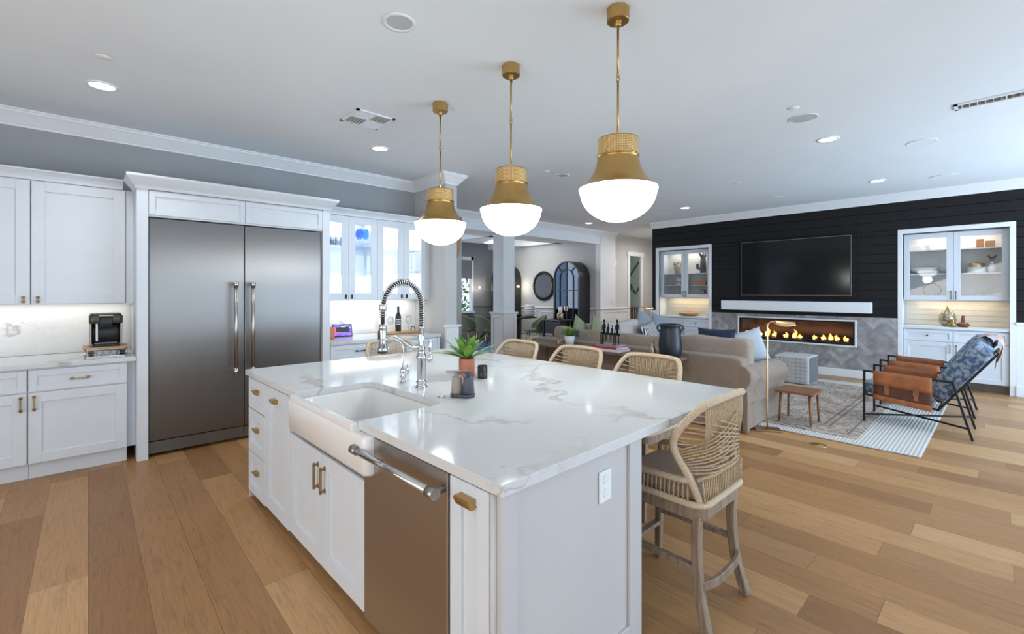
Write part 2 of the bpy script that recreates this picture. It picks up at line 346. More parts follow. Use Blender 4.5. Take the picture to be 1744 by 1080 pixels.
    def pillow(s, w, h, t, T, n=14):
        """square throw pillow with pinched corners, in its own frame (w along x, h along z, t along y)"""
        old = s.T; s.T = T
        for sg in (1, -1):
            def fn(u, v):
                a, b = u*2-1, v*2-1
                k = (max(0, 1-a*a)**.45)*(max(0, 1-b*b)**.45)
                pin = 1-.07*(1-abs(a)**3)*(abs(b)**4)-.0
                pin2 = 1-.07*(1-abs(b)**3)*(abs(a)**4)
                x, y, z = a*w/2*pin2, sg*t/2*k, b*h/2*pin
                return (x, y, z)
            s.grid(fn, n, n) if sg < 0 else s.grid(lambda u, v: fn(1-u, v), n, n)
        s.T = old; return s
    def build(s, name, m, parent=None, bev=0, world=True, label=None, seg=1):
        me = bpy.data.meshes.new(name)
        vs_ = s.v
        if parent is not None and world:
            inv = wmat(parent).inverted(); vs_ = [tuple(inv @ Vector(p)) for p in s.v]
        me.from_pydata(vs_, [], s.f)
        for q in (m if isinstance(m, (list, tuple)) else [m]): me.materials.append(M[q] if isinstance(q, str) else q)
        me.polygons.foreach_set('use_smooth', s.sm); me.polygons.foreach_set('material_index', s.mi)
        me.update()
        o = bpy.data.objects.new(name, me); C.objects.link(o)
        if parent is not None: o.parent = parent
        if bev:
            b = o.modifiers.new('bevel', 'BEVEL'); b.width = bev; b.segments = seg; b.limit_method = 'ANGLE'; b.angle_limit = .7
        if label: o['label'] = label
        return o
def bx(*a): return MB().box(*a)
def thing(name, label, cat, loc=(0, 0, 0), rz=0, group=None):
    o = bpy.data.objects.new(name, None); C.objects.link(o); o.empty_display_size = .1
    o.location = loc; o.rotation_euler = (0, 0, rz); return tag(o, label, cat, group)
def tag(o, label, cat, group=None):
    o['label'] = label; o['category'] = cat
    if group: o['group'] = group
    return o
def solo(mb, name, m, label, cat, loc=None, group=None, bev=0, seg=1):
    """a thing that is one mesh, its origin at loc"""
    o = mb.build(name, m, None, bev, seg=seg)
    if loc is not None:
        L = Vector(loc)
        for v in o.data.vertices: v.co -= L
        o.location = loc
    return tag(o, label, cat, group)
def struct(mb, name, m, bev=0, parent=None):
    o = mb.build(name, m, parent, bev)
    if parent is None: o['kind'] = 'structure'
    return o
def dup(root, loc, rz=0, label=None, group=None):
    r = root.copy(); C.objects.link(r); r.location = loc; r.rotation_euler = (0, 0, rz)
    if label: r['label'] = label
    if group: r['group'] = group
    for ch in list(root.children):
        c = ch.copy(); C.objects.link(c); c.parent = r
        for g in list(ch.children):
            d = g.copy(); C.objects.link(d); d.parent = c
    return r
def spline(pts, k=6, closed=False):
    P = [Vector(p) for p in pts]; n = len(P); out = []
    rng = range(n) if closed else range(n-1)
    for i in rng:
        p0 = P[i-1] if (closed or i > 0) else P[0]*2-P[1]
        p1, p2 = P[i], P[(i+1) % n]
        p3 = P[(i+2) % n] if (closed or i+2 < n) else P[-1]*2-P[-2]
        for j in range(k):
            t = j/k
            out.append(.5*((2*p1)+(p2-p0)*t+(2*p0-5*p1+4*p2-p3)*t*t+(3*p1-p0-3*p2+p3)*t**3))
    if not closed: out.append(P[-1])
    return out
def rrect(x0, x1, y0, y1, r, n=5):
    out = []
    for cx, cy, a in ((x1-r, y1-r, 0), (x0+r, y1-r, 90), (x0+r, y0+r, 180), (x1-r, y0+r, 270)):
        for i in range(n+1):
            t = math.radians(a+90*i/n); out.append((cx+r*math.cos(t), cy+r*math.sin(t)))
    return out
# a cabinet face: u runs along it, w comes out of it, z is up
class Face:
    def __init__(s, d, plane): s.d = d; s.p = plane
    def box(s, mb, u0, u1, w0, w1, z0, z1):
        if s.d == '-Y': return mb.box(u0, u1, s.p-w1, s.p-w0, z0, z1)
        return mb.box(s.p-w1, s.p-w0, u0, u1, z0, z1)
    def pt(s, u, w, z): return (u, s.p-w, z) if s.d == '-Y' else (s.p-w, u, z)
def shaker(F, name, parent, u0, u1, z0, z1, m='cab', rail=.062, th=.02, glass=None, label=None):
    mb = MB()
    F.box(mb, u0, u0+rail, 0, th, z0, z1); F.box(mb, u1-rail, u1, 0, th, z0, z1)
    F.box(mb, u0+rail, u1-rail, 0, th, z0, z0+rail); F.box(mb, u0+rail, u1-rail, 0, th, z1-rail, z1)
    if not glass: F.box(mb, u0+rail-.002, u1-rail+.002, 0, th-.011, z0+rail-.002, z1-rail+.002)
    o = mb.build(name, m, parent, .0018, label=label)
    if glass:
        g = MB(); F.box(g, u0+rail-.004, u1-rail+.004, .006, .010, z0+rail-.004, z1-rail+.004); g.build('glass_pane', glass, o)
    return o
def pull(F, parent, u, z, m='bronze', vert=True, L=.12, out=.028, t=.011, w=.02, label=None):
    mb = MB()
    for e in (-1, 1):
        a = e*(L/2-.012)
        if vert: F.box(mb, u-w/2, u+w/2, .0, .004, z+a-.012, z+a+.012); F.box(mb, u-t/2, u+t/2, 0, out, z+a-t/2, z+a+t/2)
        else: F.box(mb, u+a-.012, u+a+.012, 0, .004, z-w/2, z+w/2); F.box(mb, u+a-t/2, u+a+t/2, 0, out, z-t/2, z+t/2)
    if vert: F.box(mb, u-t/2, u+t/2, out-t, out, z-L/2, z+L/2)
    else: F.box(mb, u-L/2, u+L/2, out-t, out, z-t/2, z+t/2)
    return mb.build('handle', m, parent, .002, label=label)
def cup(F, parent, u, z, m='brass', w=.062, h=.03):
    """short finger pull, a tab curling down"""
    pr = [(0, -h/2), (.014, -h/2), (.022, -h*.40), (.034, h*.22), (.033, h*.42), (.029, h/2), (0, h/2)]
    mb = MB(); lo = [mb.V(F.pt(u-w/2, o, z+q)) for o, q in pr]; hi = [mb.V(F.pt(u+w/2, o, z+q)) for o, q in pr]
    mb.F(lo); mb.F(hi[::-1])
    for i in range(len(pr)): mb.F((lo[i], hi[i], hi[(i+1) % len(pr)], lo[(i+1) % len(pr)]))
    return mb.build('handle', m, parent, .0015)
def knob(F, parent, u, z, m='black', r=.014):
    mb = MB(); c = F.pt(u, 0, z); q = F.pt(u, .03, z); d = F.pt(u, .018, z)
    mb.tube([c, d], .006, 10); mb.tube([d, F.pt(u, .021, z), q], [r*.75, r, r*.8], 14)
    return mb.build('knob', m, parent)

# ================================================================== the room
CZ = 3.05
struct(bx(-3, 14, -3.4, 12, -.06, 0), 'floor', 'oak')
struct(bx(-3, 14, -3.4, 12, CZ, CZ+.06), 'ceiling', 'ceil')
struct(bx(-3, 3.5, 5.85, 5.97, 0, CZ), 'wall_left', 'gwall')
struct(bx(3.5, 3.68, 5.07, 11.6, 0, CZ), 'wall_partition', 'wall')
struct(bx(3.68, 5.34, 7.2, 7.35, 0, CZ), 'wall_behind', 'wall')
struct(bx(-3.1, -3, -3.4, 6, 0, CZ), 'wall_rear', 'wall')
b = MB()                                                    # back wall with its patio openings
for x0, x1 in ((-3, -2.2), (2.6, 3.2), (10, 14)): b.box(x0, x1, -3.3, -3.2, 0, CZ)
b.box(-3, 14, -3.3, -3.2, 2.75, CZ)
struct(b, 'wall_back', 'dwall')  # unseen wall, kept dark to dim what the fridge reflects
b = MB()
for x in (-2.2, -1.0, .2, 1.4, 2.55, 3.2, 4.9, 6.6, 8.3, 9.95): b.box(x, x+.06, -3.28, -3.22, 0, 2.75)
struct(b, 'window_1', 'black')

def crown_profile(): return [(0, 2.915), (.014, 2.915), (.016, 2.93), (.026, 2.94), (.05, 2.968), (.082, 3.004), (.1, 3.02), (.102, 3.034), (.115, 3.037), (.115, 3.05), (0, 3.05)]
cp = crown_profile()
b = MB(); b.prism([(5.85-o, z) for o, z in cp], -3, 3.5, 'x')
rings_ = [[b.V((x+sx*o, y-sy*o, z)) for o, z in cp] for x, y, sx, sy in ((3.5, 5.85, -1, 1), (3.5, 5.07, -1, 1), (3.68, 5.07, 1, 1), (3.68, 7.2, 1, 1))]
for p, q in zip(rings_, rings_[1:]):
    for i in range(len(cp)-1): b.F((p[i], q[i], q[i+1], p[i+1]))
struct(b, 'trim_1', 'trim')
struct(MB().prism([(9.58-o, z) for o, z in cp], -3.2, 5.546, 'y'), 'trim_2', 'trim')
struct(MB().prism([(7.2-o, z) for o, z in cp], 3.68, 10.5, 'x'), 'trim_3', 'trim')
# beam, column and half columns towards the dining room
struct(bx(3.68, 10.0, 7.2, 7.52, 2.71, CZ), 'beam', 'trim')
def pedestal(b, x0, x1, y0, y1, h=1.03):
    b.box(x0-.025, x1+.025, y0-.025, y1+.025, 0, h-.03); b.box(x0-.06, x1+.06, y0-.06, y1+.06, h-.03, h)
    b.box(x0-.045, x1+.045, y0-.045, y1+.045, h-.05, h-.03); b.box(x0-.045, x1+.045, y0-.045, y1+.045, 0, .14)
    X0, X1, Y0, Y1 = x0-.025, x1+.025, y0-.025, y1+.025; k = .07; t_ = h-.05
    for q in ((X0, X0+k, .14, t_), (X1-k, X1, .14, t_), (X0+k, X1-k, t_-k, t_), (X0+k, X1-k, .14, .22)): b.box(q[0], q[1], Y0-.012, Y0, q[2], q[3])
    for q in ((Y0, Y0+k, .14, t_), (Y1-k, Y1, .14, t_), (Y0+k, Y1-k, t_-k, t_), (Y0+k, Y1-k, .14, .22)): b.box(X0-.012, X0, q[0], q[1], q[2], q[3])
b = bx(6.43, 6.76, 7.2, 7.53, 0, 2.71); pedestal(b, 6.43, 6.76, 7.2, 7.53); struct(b, 'column', 'trim', .002)
b = bx(9.82, 10.5, 7.18, 7.34, 0, 2.93); pedestal(b, 9.84, 11.1, 7.2, 7.29); struct(b, 'column_pilaster', 'trim', .002)
b = MB(); b.box(3.49, 3.69, 5.035, 5.07, 0, 1.0); b.box(3.465, 3.715, 5.01, 5.07, 1.0, 1.03); b.box(3.52, 3.66, 5.03, 5.035, .9, .95)
struct(b, 'trim_4', 'trim', .002)
# dining room shell
struct(bx(9.82, 9.94, 7.34, 11.6, 0, CZ), 'wall_dining_right', 'wall')
b = MB(); b.box(3.68, 7.9, 11.5, 11.6, 0, CZ); b.box(8.9, 9.82, 11.5, 11.6, 0, CZ); b.box(7.9, 8.9, 11.5, 11.6, 0, .85); b.box(7.9, 8.9, 11.5, 11.6, 2.49, CZ)
struct(b, 'wall_dining_far', 'dwall')
b = MB()
for y in (8.5, 9.9): b.box(3.68, 9.82, y, y+.22, 2.83, CZ)
for x in (5.2, 7.2, 9.6): b.box(x, x+.22, 7.52, 11.5, 2.83, CZ)
struct(b, 'trim_5', 'trim')
b = MB(); b.box(9.79, 9.82, 7.36, 11.5, .99, 1.03)
for y in (7.5, 8.5, 9.5, 10.5):
    for q in ((y, y+.85, .86, .88), (y, y+.85, .2, .22), (y, y+.02, .2, .88), (y+.83, y+.85, .2, .88)): b.box(9.808, 9.82, *q)
b.box(9.80, 9.82, 7.36, 11.5, 0, .13); struct(b, 'trim_6', 'trim')
b = MB(); b.box(8.9, 9.8, 11.47, 11.5, .99, 1.03); b.box(9.0, 9.7, 11.49, 11.5, .2, .88); struct(b, 'trim_7', 'dwall')
# dining window
b = MB()
for q in ((7.84, 7.92, .80, 2.56), (8.88, 8.97, .80, 2.56)): b.box(q[0], q[1], 11.46, 11.56, q[2], q[3])
b.box(7.84, 8.97, 11.46, 11.56, 2.46, 2.56); b.box(7.82, 8.99, 11.42, 11.56, .79, .85); b.box(7.92, 8.88, 11.53, 11.55, 1.6, 1.63)
w = struct(b, 'window_2', 'trim'); bx(7.92, 8.88, 11.545, 11.55, .85, 2.46).build('glass_pane', 'tglass', w)
b = MB()
for k in range(4): z = 2.46-.14*k; b.prism([(11.44, z), (11.45, z-.15), (11.40, z-.17), (11.42, z-.02)], 7.93, 8.87, 'x')
solo(b, 'roman_shade', 'shade', 'grey folded roman shade over the dining room window', 'window shade', (8.4, 11.45, 2.4))
# hedge outside
b = MB(); rr = random.Random(3)
for k in range(420):
    p = Vector((rr.uniform(7.0, 10.5), rr.uniform(12.6, 13.2), rr.uniform(0, 2.1)))
    d = Vector((rr.uniform(-1, 1), rr.uniform(-1, .2), rr.uniform(-1, 1))).normalized()*.14; e = d.cross(Vector((rr.uniform(-1, 1), 1, rr.uniform(-1, 1)))).normalized()*.05
    i = [b.V(q) for q in (p-d, p+e, p+d, p-e)]; b.F(i)
solo(b, 'garden_hedge', 'hedge', 'leafy green hedge outside the dining room window', 'hedge')['kind'] = 'stuff'
# hall with the dark green panelled room behind it
b = MB(); b.box(10.5, 11.34, 7.29, 7.33, 0, CZ); b.box(11.92, 13.6, 7.29, 7.33, 0, CZ); b.box(11.34, 11.92, 7.29, 7.33, 2.49, CZ)
struct(b, 'wall_hall', 'wall')
b = MB(); b.box(11.24, 11.34, 7.26, 7.29, 0, 2.58); b.box(11.92, 12.03, 7.26, 7.29, 0, 2.58); b.box(11.2, 12.07, 7.25, 7.29, 2.49, 2.61)
struct(b, 'door_1', 'trim', .002)
struct(bx(13.5, 13.6, 5.3, 7.3, 0, CZ), 'wall_hall_end', 'wall')
b = bx(10.6, 14, 8.3, 8.4, 0, CZ); struct(b, 'wall_green', 'gpanel')
b = MB()
for a, c in (((12.6, 8.285, 1.65), (13.7, 8.285, 2.62)), ((12.75, 8.285, 1.95), (13.3, 8.285, 1.38)), ((13.3, 8.285, 1.38), (13.8, 8.285, 1.9)), ((12.7, 8.285, 1.32), (13.1, 8.285, 1.6))): b.bar(a, c, .035, .03)
struct(b, 'trim_8', 'black')
t = thing('slatted_bench', 'brown slatted wooden bench back seen through the narrow hall doorway', 'bench', (12.45, 8.0, 0))
b = MB()
for k in range(12): b.box(11.9+k*.1, 11.95+k*.1, 7.96, 7.99, .1, .98)
b.build('slats', 'walnut', t); bx(11.85, 13.1, 7.93, 8.02, .98, 1.04).build('top_rail', 'walnut', t); bx(11.85, 13.1, 7.93, 8.05, .0, .1).build('base', 'walnut', t)
solo(bx(10.62, 10.70, 7.27, 7.29, 2.18, 2.36), 'motion_sensor', 'trim', 'small white alarm sensor high on the wall beside the hall doorway', 'sensor', bev=.01)
solo(bx(10.35, 10.43, 7.165, 7.18, 1.1, 1.24), 'light_switch', 'trim', 'white light switch on the pilaster above the wainscot cap', 'switch', bev=.004)

# ------------------------------------------------------------------ black fireplace wall with two niches
XB = 9.58
N1, N2 = (4.20, 5.42), (-.085, 1.137)            # left and right niche
rr = random.Random(11)
b = MB(); k = 0; z = 1.04
while z < 2.93:
    z1 = min(z+.150, 2.96)
    segs = [(-.9, 5.546)]
    if z < 2.46:
        segs = [(-.9, N2[0]), (N2[1], N1[0]), (N1[1], 5.546)]
    if z < 2.46 < z1: z1 = 2.468
    for a, c in segs:
        cut = sorted([a, c]+[a+(c-a)*rr.uniform(.25, .75) for _ in range(1 if c-a > 2 else 0)])
        for p, q in zip(cut, cut[1:]): b.box(XB, XB+.02, p+.001, q-.001, z+.003, z1-.003)
    z = z1
for a, c, z0 in ((-3.2, N2[0], 0), (N2[1], 1.72, 0), (3.62, N1[0], 0), (N1[1], 5.546, 0)): b.box(XB+.02, XB+.1, a, c, z0, CZ)
b.box(XB+.02, XB+.1, 1.72, 3.62, .965, CZ); b.box(XB+.02, XB+.1, 1.72, 3.62, 0, .54)
for n in (N1, N2): b.box(XB+.02, XB+.1, n[0], n[1], 2.468, CZ)
struct(b, 'wall_right', 'blkwall', .002)
struct(bx(XB+.1, 13.5, 5.50, 5.546, 0, CZ), 'wall_hall_side', 'wall')
b = MB(); b.box(XB-.012, XB+.02, -3.2, N2[0]-.03, 0, 1.0); b.box(XB-.03, XB+.02, -3.2, N2[0]-.03, 1.0, 1.04); b.box(XB-.03, XB-.012, -3.2, N2[0]-.03, 0, .15)
b.box(XB-.012, XB+.02, N1[1]+.03, 5.56, 0, 1.0); b.box(XB-.03, XB+.02, N1[1]+.03, 5.57, 1.0, 1.04)
for q in ((-.9, -.22, .88, .90), (-.9, -.22, .25, .27), (-.24, -.22, .25, .90)): b.box(XB-.02, XB-.012, *q)
struct(b, 'trim_9', 'trim', .002)
struct(bx(XB-.018, XB+.02, N2[1]+.03, N1[0]-.03, 0, .135), 'baseboard_right', 'trim', .003)
# herringbone tile
def clip(poly, x0, x1, y0, y1):
    for ax, v, s in ((0, x0, 1), (0, x1, -1), (1, y0, 1), (1, y1, -1)):
        out = []
        for i in range(len(poly)):
            p, q = poly[i-1], poly[i]; a, c = s*(p[ax]-v) >= 0, s*(q[ax]-v) >= 0
            if a != c:
                t_ = (v-p[ax])/(q[ax]-p[ax]); out.append((p[0]+t_*(q[0]-p[0]), p[1]+t_*(q[1]-p[1])))
            if c: out.append(q)
        poly = out
        if len(poly) < 3: return None
    return poly
b = MB(); tw, tl, g = .069, .276, .0035; c45 = math.sqrt(.5)
regs = [(N2[1]+.03, 1.70, .135, 1.04), (3.64, N1[0]-.03, .135, 1.04), (1.70, 3.64, .135, .52), (1.70, 3.64, .985, 1.04)]
rr = random.Random(5)
for i in range(-34, 35):
    for j in range(-5, 6):
        for hv in (0, 1):                                   # a tile is four times as long as it is wide
            if hv == 0: x, y, w_, h_ = (i+8*j)*tw, i*tw, tl, tw
            else: x, y, w_, h_ = i*tw, (i+1+8*j)*tw, tw, tl
            q = [(x+g/2, y+g/2), (x+w_-g/2, y+g/2), (x+w_-g/2, y+h_-g/2), (x+g/2, y+h_-g/2)]
            q = [((p[0]-p[1])*c45+2.7, (p[0]+p[1])*c45+.6) for p in q]
            if max(p[0] for p in q) < 1.1 or min(p[0] for p in q) > 4.3 or max(p[1] for p in q) < .1 or min(p[1] for p in q) > 1.1: continue
            b.k = rr.choice((0, 0, 1, 2))
            for r_ in regs:
                pc = clip(q, *r_)
                if pc:
                    lo = [b.V((XB+.004, p[0], p[1])) for p in pc]; hi = [b.V((XB-.006, p[0], p[1])) for p in pc]
                    b.F(hi[::-1])
                    for a in range(len(pc)): b.F((hi[a], hi[(a+1) % len(pc)], lo[(a+1) % len(pc)], lo[a]))
b.k = 3
for r_ in regs: b.box(XB-.003, XB+.02, r_[0], r_[1], r_[2], r_[3])
struct(b, 'wall_tile', ['t1', 't2', 't3', 'grout'])
# niche linings
for i, (a, c) in enumerate((N1, N2)):
    b = MB(); b.box(10.02, 10.06, a-.02, c+.02, 0, 2.5); b.box(XB+.021, 10.02, a-.03, a, 0, 2.5); b.box(XB+.021, 10.02, c, c+.03, 0, 2.5); b.box(XB+.021, 10.02, a, c, 2.467, 2.5)
    b.box(XB-.012, XB+.021, a-.03, a+.03, 0, 2.467); b.box(XB-.012, XB+.021, c-.03, c+.03, 0, 2.467); b.box(XB-.012, XB+.021, a+.03, c-.03, 2.40, 2.467)
    struct(b, 'trim_%d' % (10+i), 'trim', .002)

def niche_cabinets(a, c, where, side):
    F = Face('-X', 9.70); u0, u1 = a+.032, c-.032; mid = (u0+u1)/2
    t = thing('display_cabinet', 'white glass-door display cabinet in the niche %s' % where, 'cabinet', (9.86, mid, 1.34), 0, 'display cabinets beside the fireplace')
    b = MB(); b.box(9.72, 10.015, u0, u0+.02, 1.345, 2.385); b.box(9.72, 10.015, u1-.02, u1, 1.345, 2.385); b.box(9.72, 10.015, u0+.02, u1-.02, 1.345, 1.385); b.box(9.72, 10.015, u0+.02, u1-.02, 2.365, 2.385)
    b.box(9.70, 9.72, mid-.012, mid+.012, 1.385, 2.365)
    b.build('body', 'cab', t)
    b = MB(); b.box(10.0, 10.014, u0+.02, u1-.02, 1.385, 2.365)
    for k in range(12): b.box(9.997, 10.0, u0+.02, u1-.02, 1.40+k*.08, 1.474+k*.08)
    b.build('back_panel', 'beads', t)
    for z in (1.60, 1.86) if side == 'L' else (1.74, 2.115): bx(9.73, 9.996, u0+.02, u1-.02, z, z+.016).build('shelf', 'cab', t)
    for q0, q1, hu in ((u0, mid-.003, mid-.028), (mid+.003, u1, mid+.028)):
        d = shaker(Face('-X', 9.70), 'door', t, q0, q1, 1.34, 2.385, rail=.075, glass='glass')
        pull(Face('-X', 9.68), d, hu, 1.42, 'black', L=.13, t=.008, w=.008)
    F = Face('-X', 9.622)
    t = thing('base_cabinet', 'white two-drawer base cabinet built into the niche %s' % where, 'cabinet', (9.8, mid, 0), 0, 'base cabinets beside the fireplace')
    bx(9.624, 10.015, u0, u1, .12, .888).build('body', 'cab', t); bx(9.66, 10.0, u0, u1, 0, .12).build('toe_kick', 'dkick', t)
    for q0, q1, s in ((u0+.004, mid-.004, 1), (mid+.004, u1-.004, -1)):
        d = shaker(F, 'drawer', t, q0, q1, .705, .875, rail=.04); knob(Face('-X', 9.611), d, (q0+q1)/2, .79)
        d = shaker(F, 'door', t, q0, q1, .125, .698, rail=.07)
        pull(Face('-X', 9.602), d, (q1-.03) if s > 0 else (q0+.03), .60, 'black', L=.13, t=.008, w=.008)
    solo(bx(9.585, 10.018, u0-.0, u1+.0, .893, .932), 'niche_countertop', 'cab', 'white countertop on the base cabinet in the niche %s' % where, 'countertop', (9.8, mid, .893), 'niche countertops', .003)
    b = bx(10.005, 10.018, u0, u1, .934, 1.34)
    for k in range(5): b.box(10.0, 10.005, u0, u1, .94+k*.08, 1.012+k*.08)
    struct(b, 'trim_%s' % ('12' if side == 'L' else '13'), 'beads')
    light('niche_strip_light', 'AREA', (9.86, mid, 1.335), 1.7, (1, .80, .50), .12, .9, (0, 0, -1))
    light('display_light', 'AREA', (9.86, mid, 2.36), 2.0, (1, .95, .88), .12, .9, (0, 0, -1))
niche_cabinets(*N1, 'between the fireplace and the hall', 'L')
niche_cabinets(*N2, 'behind the leather lounge chairs', 'R')

# mantel, television, fireplace
solo(bx(9.41, 9.578, 1.49, 3.905, 1.112, 1.292), 'mantel_shelf', 'trim', 'long white box mantel under the television', 'mantel', (9.5, 2.7, 1.11), bev=.004)
t = thing('television', 'large black flat television mounted on the black plank wall', 'television', (9.56, 2.665, 1.4))
bx(9.535, 9.577, 1.775, 3.555, 1.400, 2.437).build('housing', 'blkplast', t, .004); bx(9.531, 9.535, 1.785, 3.545, 1.425, 2.427).build('screen', 'screen', t)
b = MB()
for q in ((1.772, 3.558, 1.397, 1.403), (1.772, 3.558, 2.434, 2.440), (1.769, 1.775, 1.397, 2.44), (3.555, 3.561, 1.397, 2.44)): b.box(9.530, 9.56, *q)
b.build('bezel', 'steel', t)
b = MB()
for q in ((1.66, 3.64, 2.50, 2.53), (1.66, 1.69, 1.33, 2.5), (3.61, 3.64, 1.33, 2.5)): b.box(9.568, 9.581, *q)
struct(b, 'trim_14', 'blkwall')
t = thing('fireplace', 'long linear gas fireplace glowing in the herringbone tile', 'fireplace', (9.6, 2.67, .52))
def ring(b, x0, x1, y0, y1, z0, z1, w):
    b.box(x0, x1, y0, y1, z0, z0+w); b.box(x0, x1, y0, y1, z1-w, z1); b.box(x0, x1, y0, y0+w, z0+w, z1-w); b.box(x0, x1, y1-w, y1, z0+w, z1-w); return b
ring(MB(), 9.557, 9.64, 1.70, 3.64, .52, .987, .028).build('surround', 'trim', t, .002)
ring(MB(), 9.566, 9.66, 1.73, 3.61, .55, .957, .022).build('frame', 'black', t)
b = MB(); b.box(9.96, 9.98, 1.74, 3.60, .55, .95); b.box(9.66, 9.98, 1.73, 1.75, .55, .95); b.box(9.66, 9.98, 3.59, 3.61, .55, .95); b.box(9.66, 9.98, 1.74, 3.6, .94, .96)
b.build('fire_box', 'rust', t); bx(9.6, 9.96, 1.75, 3.59, .55, .60).build('burner_tray', 'black', t)
b = MB(); rr = random.Random(2)
for k in range(16):
    y = 1.85+k*.11; b.tube([(9.72+rr.uniform(0, .12), y-.09, .62), (9.76+rr.uniform(0, .08), y, .64+rr.uniform(0, .03)), (9.72+rr.uniform(0, .12), y+.09, .62)], [.02, .026, .016], 7)
b.build('log_bed', 'ember', t)
for k in range(15):
    y = 1.86+k*.118+rr.uniform(-.02, .02); h = rr.uniform(.06, .16)
    if k in (5, 9): continue
    for nm, mt, sc, dx in (('flame', 'flame', 1, 0), ('flame_core', 'flamey', .55, -.02)):
        s = rr.uniform(-.04, .04); hh = h*sc
        b = MB(); b.tube([(9.70+dx, y, .615), (9.70+dx, y+s*.3, .615+hh*.3), (9.71+dx, y+s, .615+hh*.65), (9.71+dx, y+s*.2+.01, .615+hh)], [(.008, .03*sc+.006), (.014, .038*sc), (.010, .02*sc), (.002, .003)], 8, up=(1, 0, 0))
        b.build(nm, mt, t)
bx(9.590, 9.594, 1.752, 3.588, .572, .935).build('glass_front', 'glass', t)
light('fire_glow', 'AREA', (9.85, 2.67, .68), 1.0, (1, .45, .12), 1.6, .1, (-.1, 0, 1))

# ================================================================== kitchen: the fridge wall
FB = Face('-Y', 5.17)                                        # base cabinet fronts
FU = Face('-Y', 5.47)                                        # wall cabinet fronts
def base_unit(u0, u1, label, hinge, group, pm='bronze', dr=True):
    t = thing('base_cabinet', label, 'cabinet', ((u0+u1)/2, 5.5, 0), 0, group)
    bx(u0+.001, u1-.001, 5.172, 5.83, .125, .872).build('body', 'cab', t); bx(u0+.001, u1-.001, 5.23, 5.8, 0, .124).build('toe_kick', 'cab', t)
    d = shaker(FB, 'drawer', t, u0+.004, u1-.004, .694, .862, rail=.05); pull(Face('-Y', 5.15), d, (u0+u1)/2, .772, pm, False)
    d = shaker(FB, 'door', t, u0+.004, u1-.004, .135, .684, rail=.075); pull(Face('-Y', 5.15), d, u1-.036 if hinge > 0 else u0+.036, .605, pm)
base_unit(-.95, -.345, 'white shaker base cabinet at the left edge of the photo, half cut off', 1, 'base cabinets on the fridge wall')
base_unit(-.345, .249, 'white shaker base cabinet below the coffee maker, left of the fridge', -1, 'base cabinets on the fridge wall')
solo(bx(.251, .308, 5.21, 5.83, .125, .872), 'filler_panel', 'cab', 'narrow white filler strip between base cabinet and fridge surround', 'panel', (.28, 5.5, .125))
solo(bx(-3.0, .309, 5.125, 5.836, .876, .914), 'countertop', 'quartz', 'veined white quartz countertop left of the fridge, holding the coffee maker', 'countertop', (-.5, 5.5, .876), bev=.003)
solo(bx(-3.0, .309, 5.837, 5.849, .916, 1.366), 'backsplash', 'splash', 'veined marble backsplash slab behind the coffee maker', 'backsplash', (-.5, 5.84, .916))
def wall_unit(u0, u1, label, hinge):
    t = thing('wall_cabinet', label, 'cabinet', ((u0+u1)/2, 5.66, 1.37), 0, 'wall cabinets on the fridge wall')
    bx(u0+.001, u1-.001, 5.472, 5.845, 1.368, 2.40).build('body', 'cab', t)
    d = shaker(FU, 'door', t, u0+.004, u1-.004, 1.372, 2.392, rail=.08); pull(Face('-Y', 5.45), d, u1-.042 if hinge > 0 else u0+.042, 1.41, 'bronze', L=.058)
    return t
t1 = wall_unit(-.95, -.347, 'white shaker wall cabinet at the left edge of the photo, half cut off', 1)
t2 = wall_unit(-.347, .252, 'large white shaker wall cabinet above the coffee maker', -1)
solo(bx(.254, .309, 5.472, 5.845, 1.368, 2.40), 'filler_panel', 'cab', 'narrow white filler strip between wall cabinet and fridge surround', 'panel', (.28, 5.6, 1.368))
def cornice(x0, x1, y, z0, z1, out, ret=False):
    pr = [(0, z0), (.012, z0), (.016, z0+.25*(z1-z0)), (out*.45, z0+.5*(z1-z0)), (out*.85, z0+.8*(z1-z0)), (out, z0+.84*(z1-z0)), (out, z1), (0, z1)]
    return MB().prism([(y-o, z) for o, z in pr], x0, x1, 'x')
solo(cornice(-.95, .232, 5.47, 2.402, 2.485, .06), 'cabinet_crown', 'cab', 'white crown moulding on the wall cabinets left of the fridge', 'moulding')
# fridge surround
t = thing('fridge_surround', 'white cabinet frame with crown and two top panels around the fridge', 'cabinet', (1.14, 5.5, 0))
bx(.31, .388, 5.11, 5.83, 0, 2.38).build('side_panel', 'cab', t, .002); bx(1.897, 1.976, 5.11, 5.83, 0, 2.38).build('side_panel', 'cab', t, .002)
bx(.388, 1.897, 5.13, 5.80, 2.14, 2.375).build('top_box', 'cab', t)
FT = Face('-Y', 5.129)
for u0, u1 in ((.392, 1.14), (1.145, 1.893)): shaker(FT, 'top_panel', t, u0, u1, 2.155, 2.365, rail=.045)
pr = [(0, 2.375), (.012, 2.375), (.02, 2.40), (.045, 2.43), (.07, 2.465), (.075, 2.475), (.075, 2.492), (0, 2.492)]
b = MB()
rg = [[b.V((x+sx*o, y-sy*o, z)) for o, z in pr] for x, y, sx, sy in ((.311, 5.40, -1, 0), (.311, 5.11, -1, 1), (1.975, 5.11, 1, 1), (1.975, 5.40, 1, 0))]
for p, q in zip(rg, rg[1:]):
    for i in range(len(pr)-1): b.F((p[i], q[i], q[i+1], p[i+1]))
b.F(rg[0]); b.F(rg[3][::-1]); b.box(.311, 1.975, 5.112, 5.6, 2.485, 2.491)
b.build('crown', 'cab', t)
t = thing('refrigerator', 'wide built-in stainless steel fridge with two tall doors and bar handles', 'refrigerator', (1.14, 5.5, 0))
bx(.392, 1.893, 5.20, 5.82, .02, 2.135).build('body', 'dkick', t)
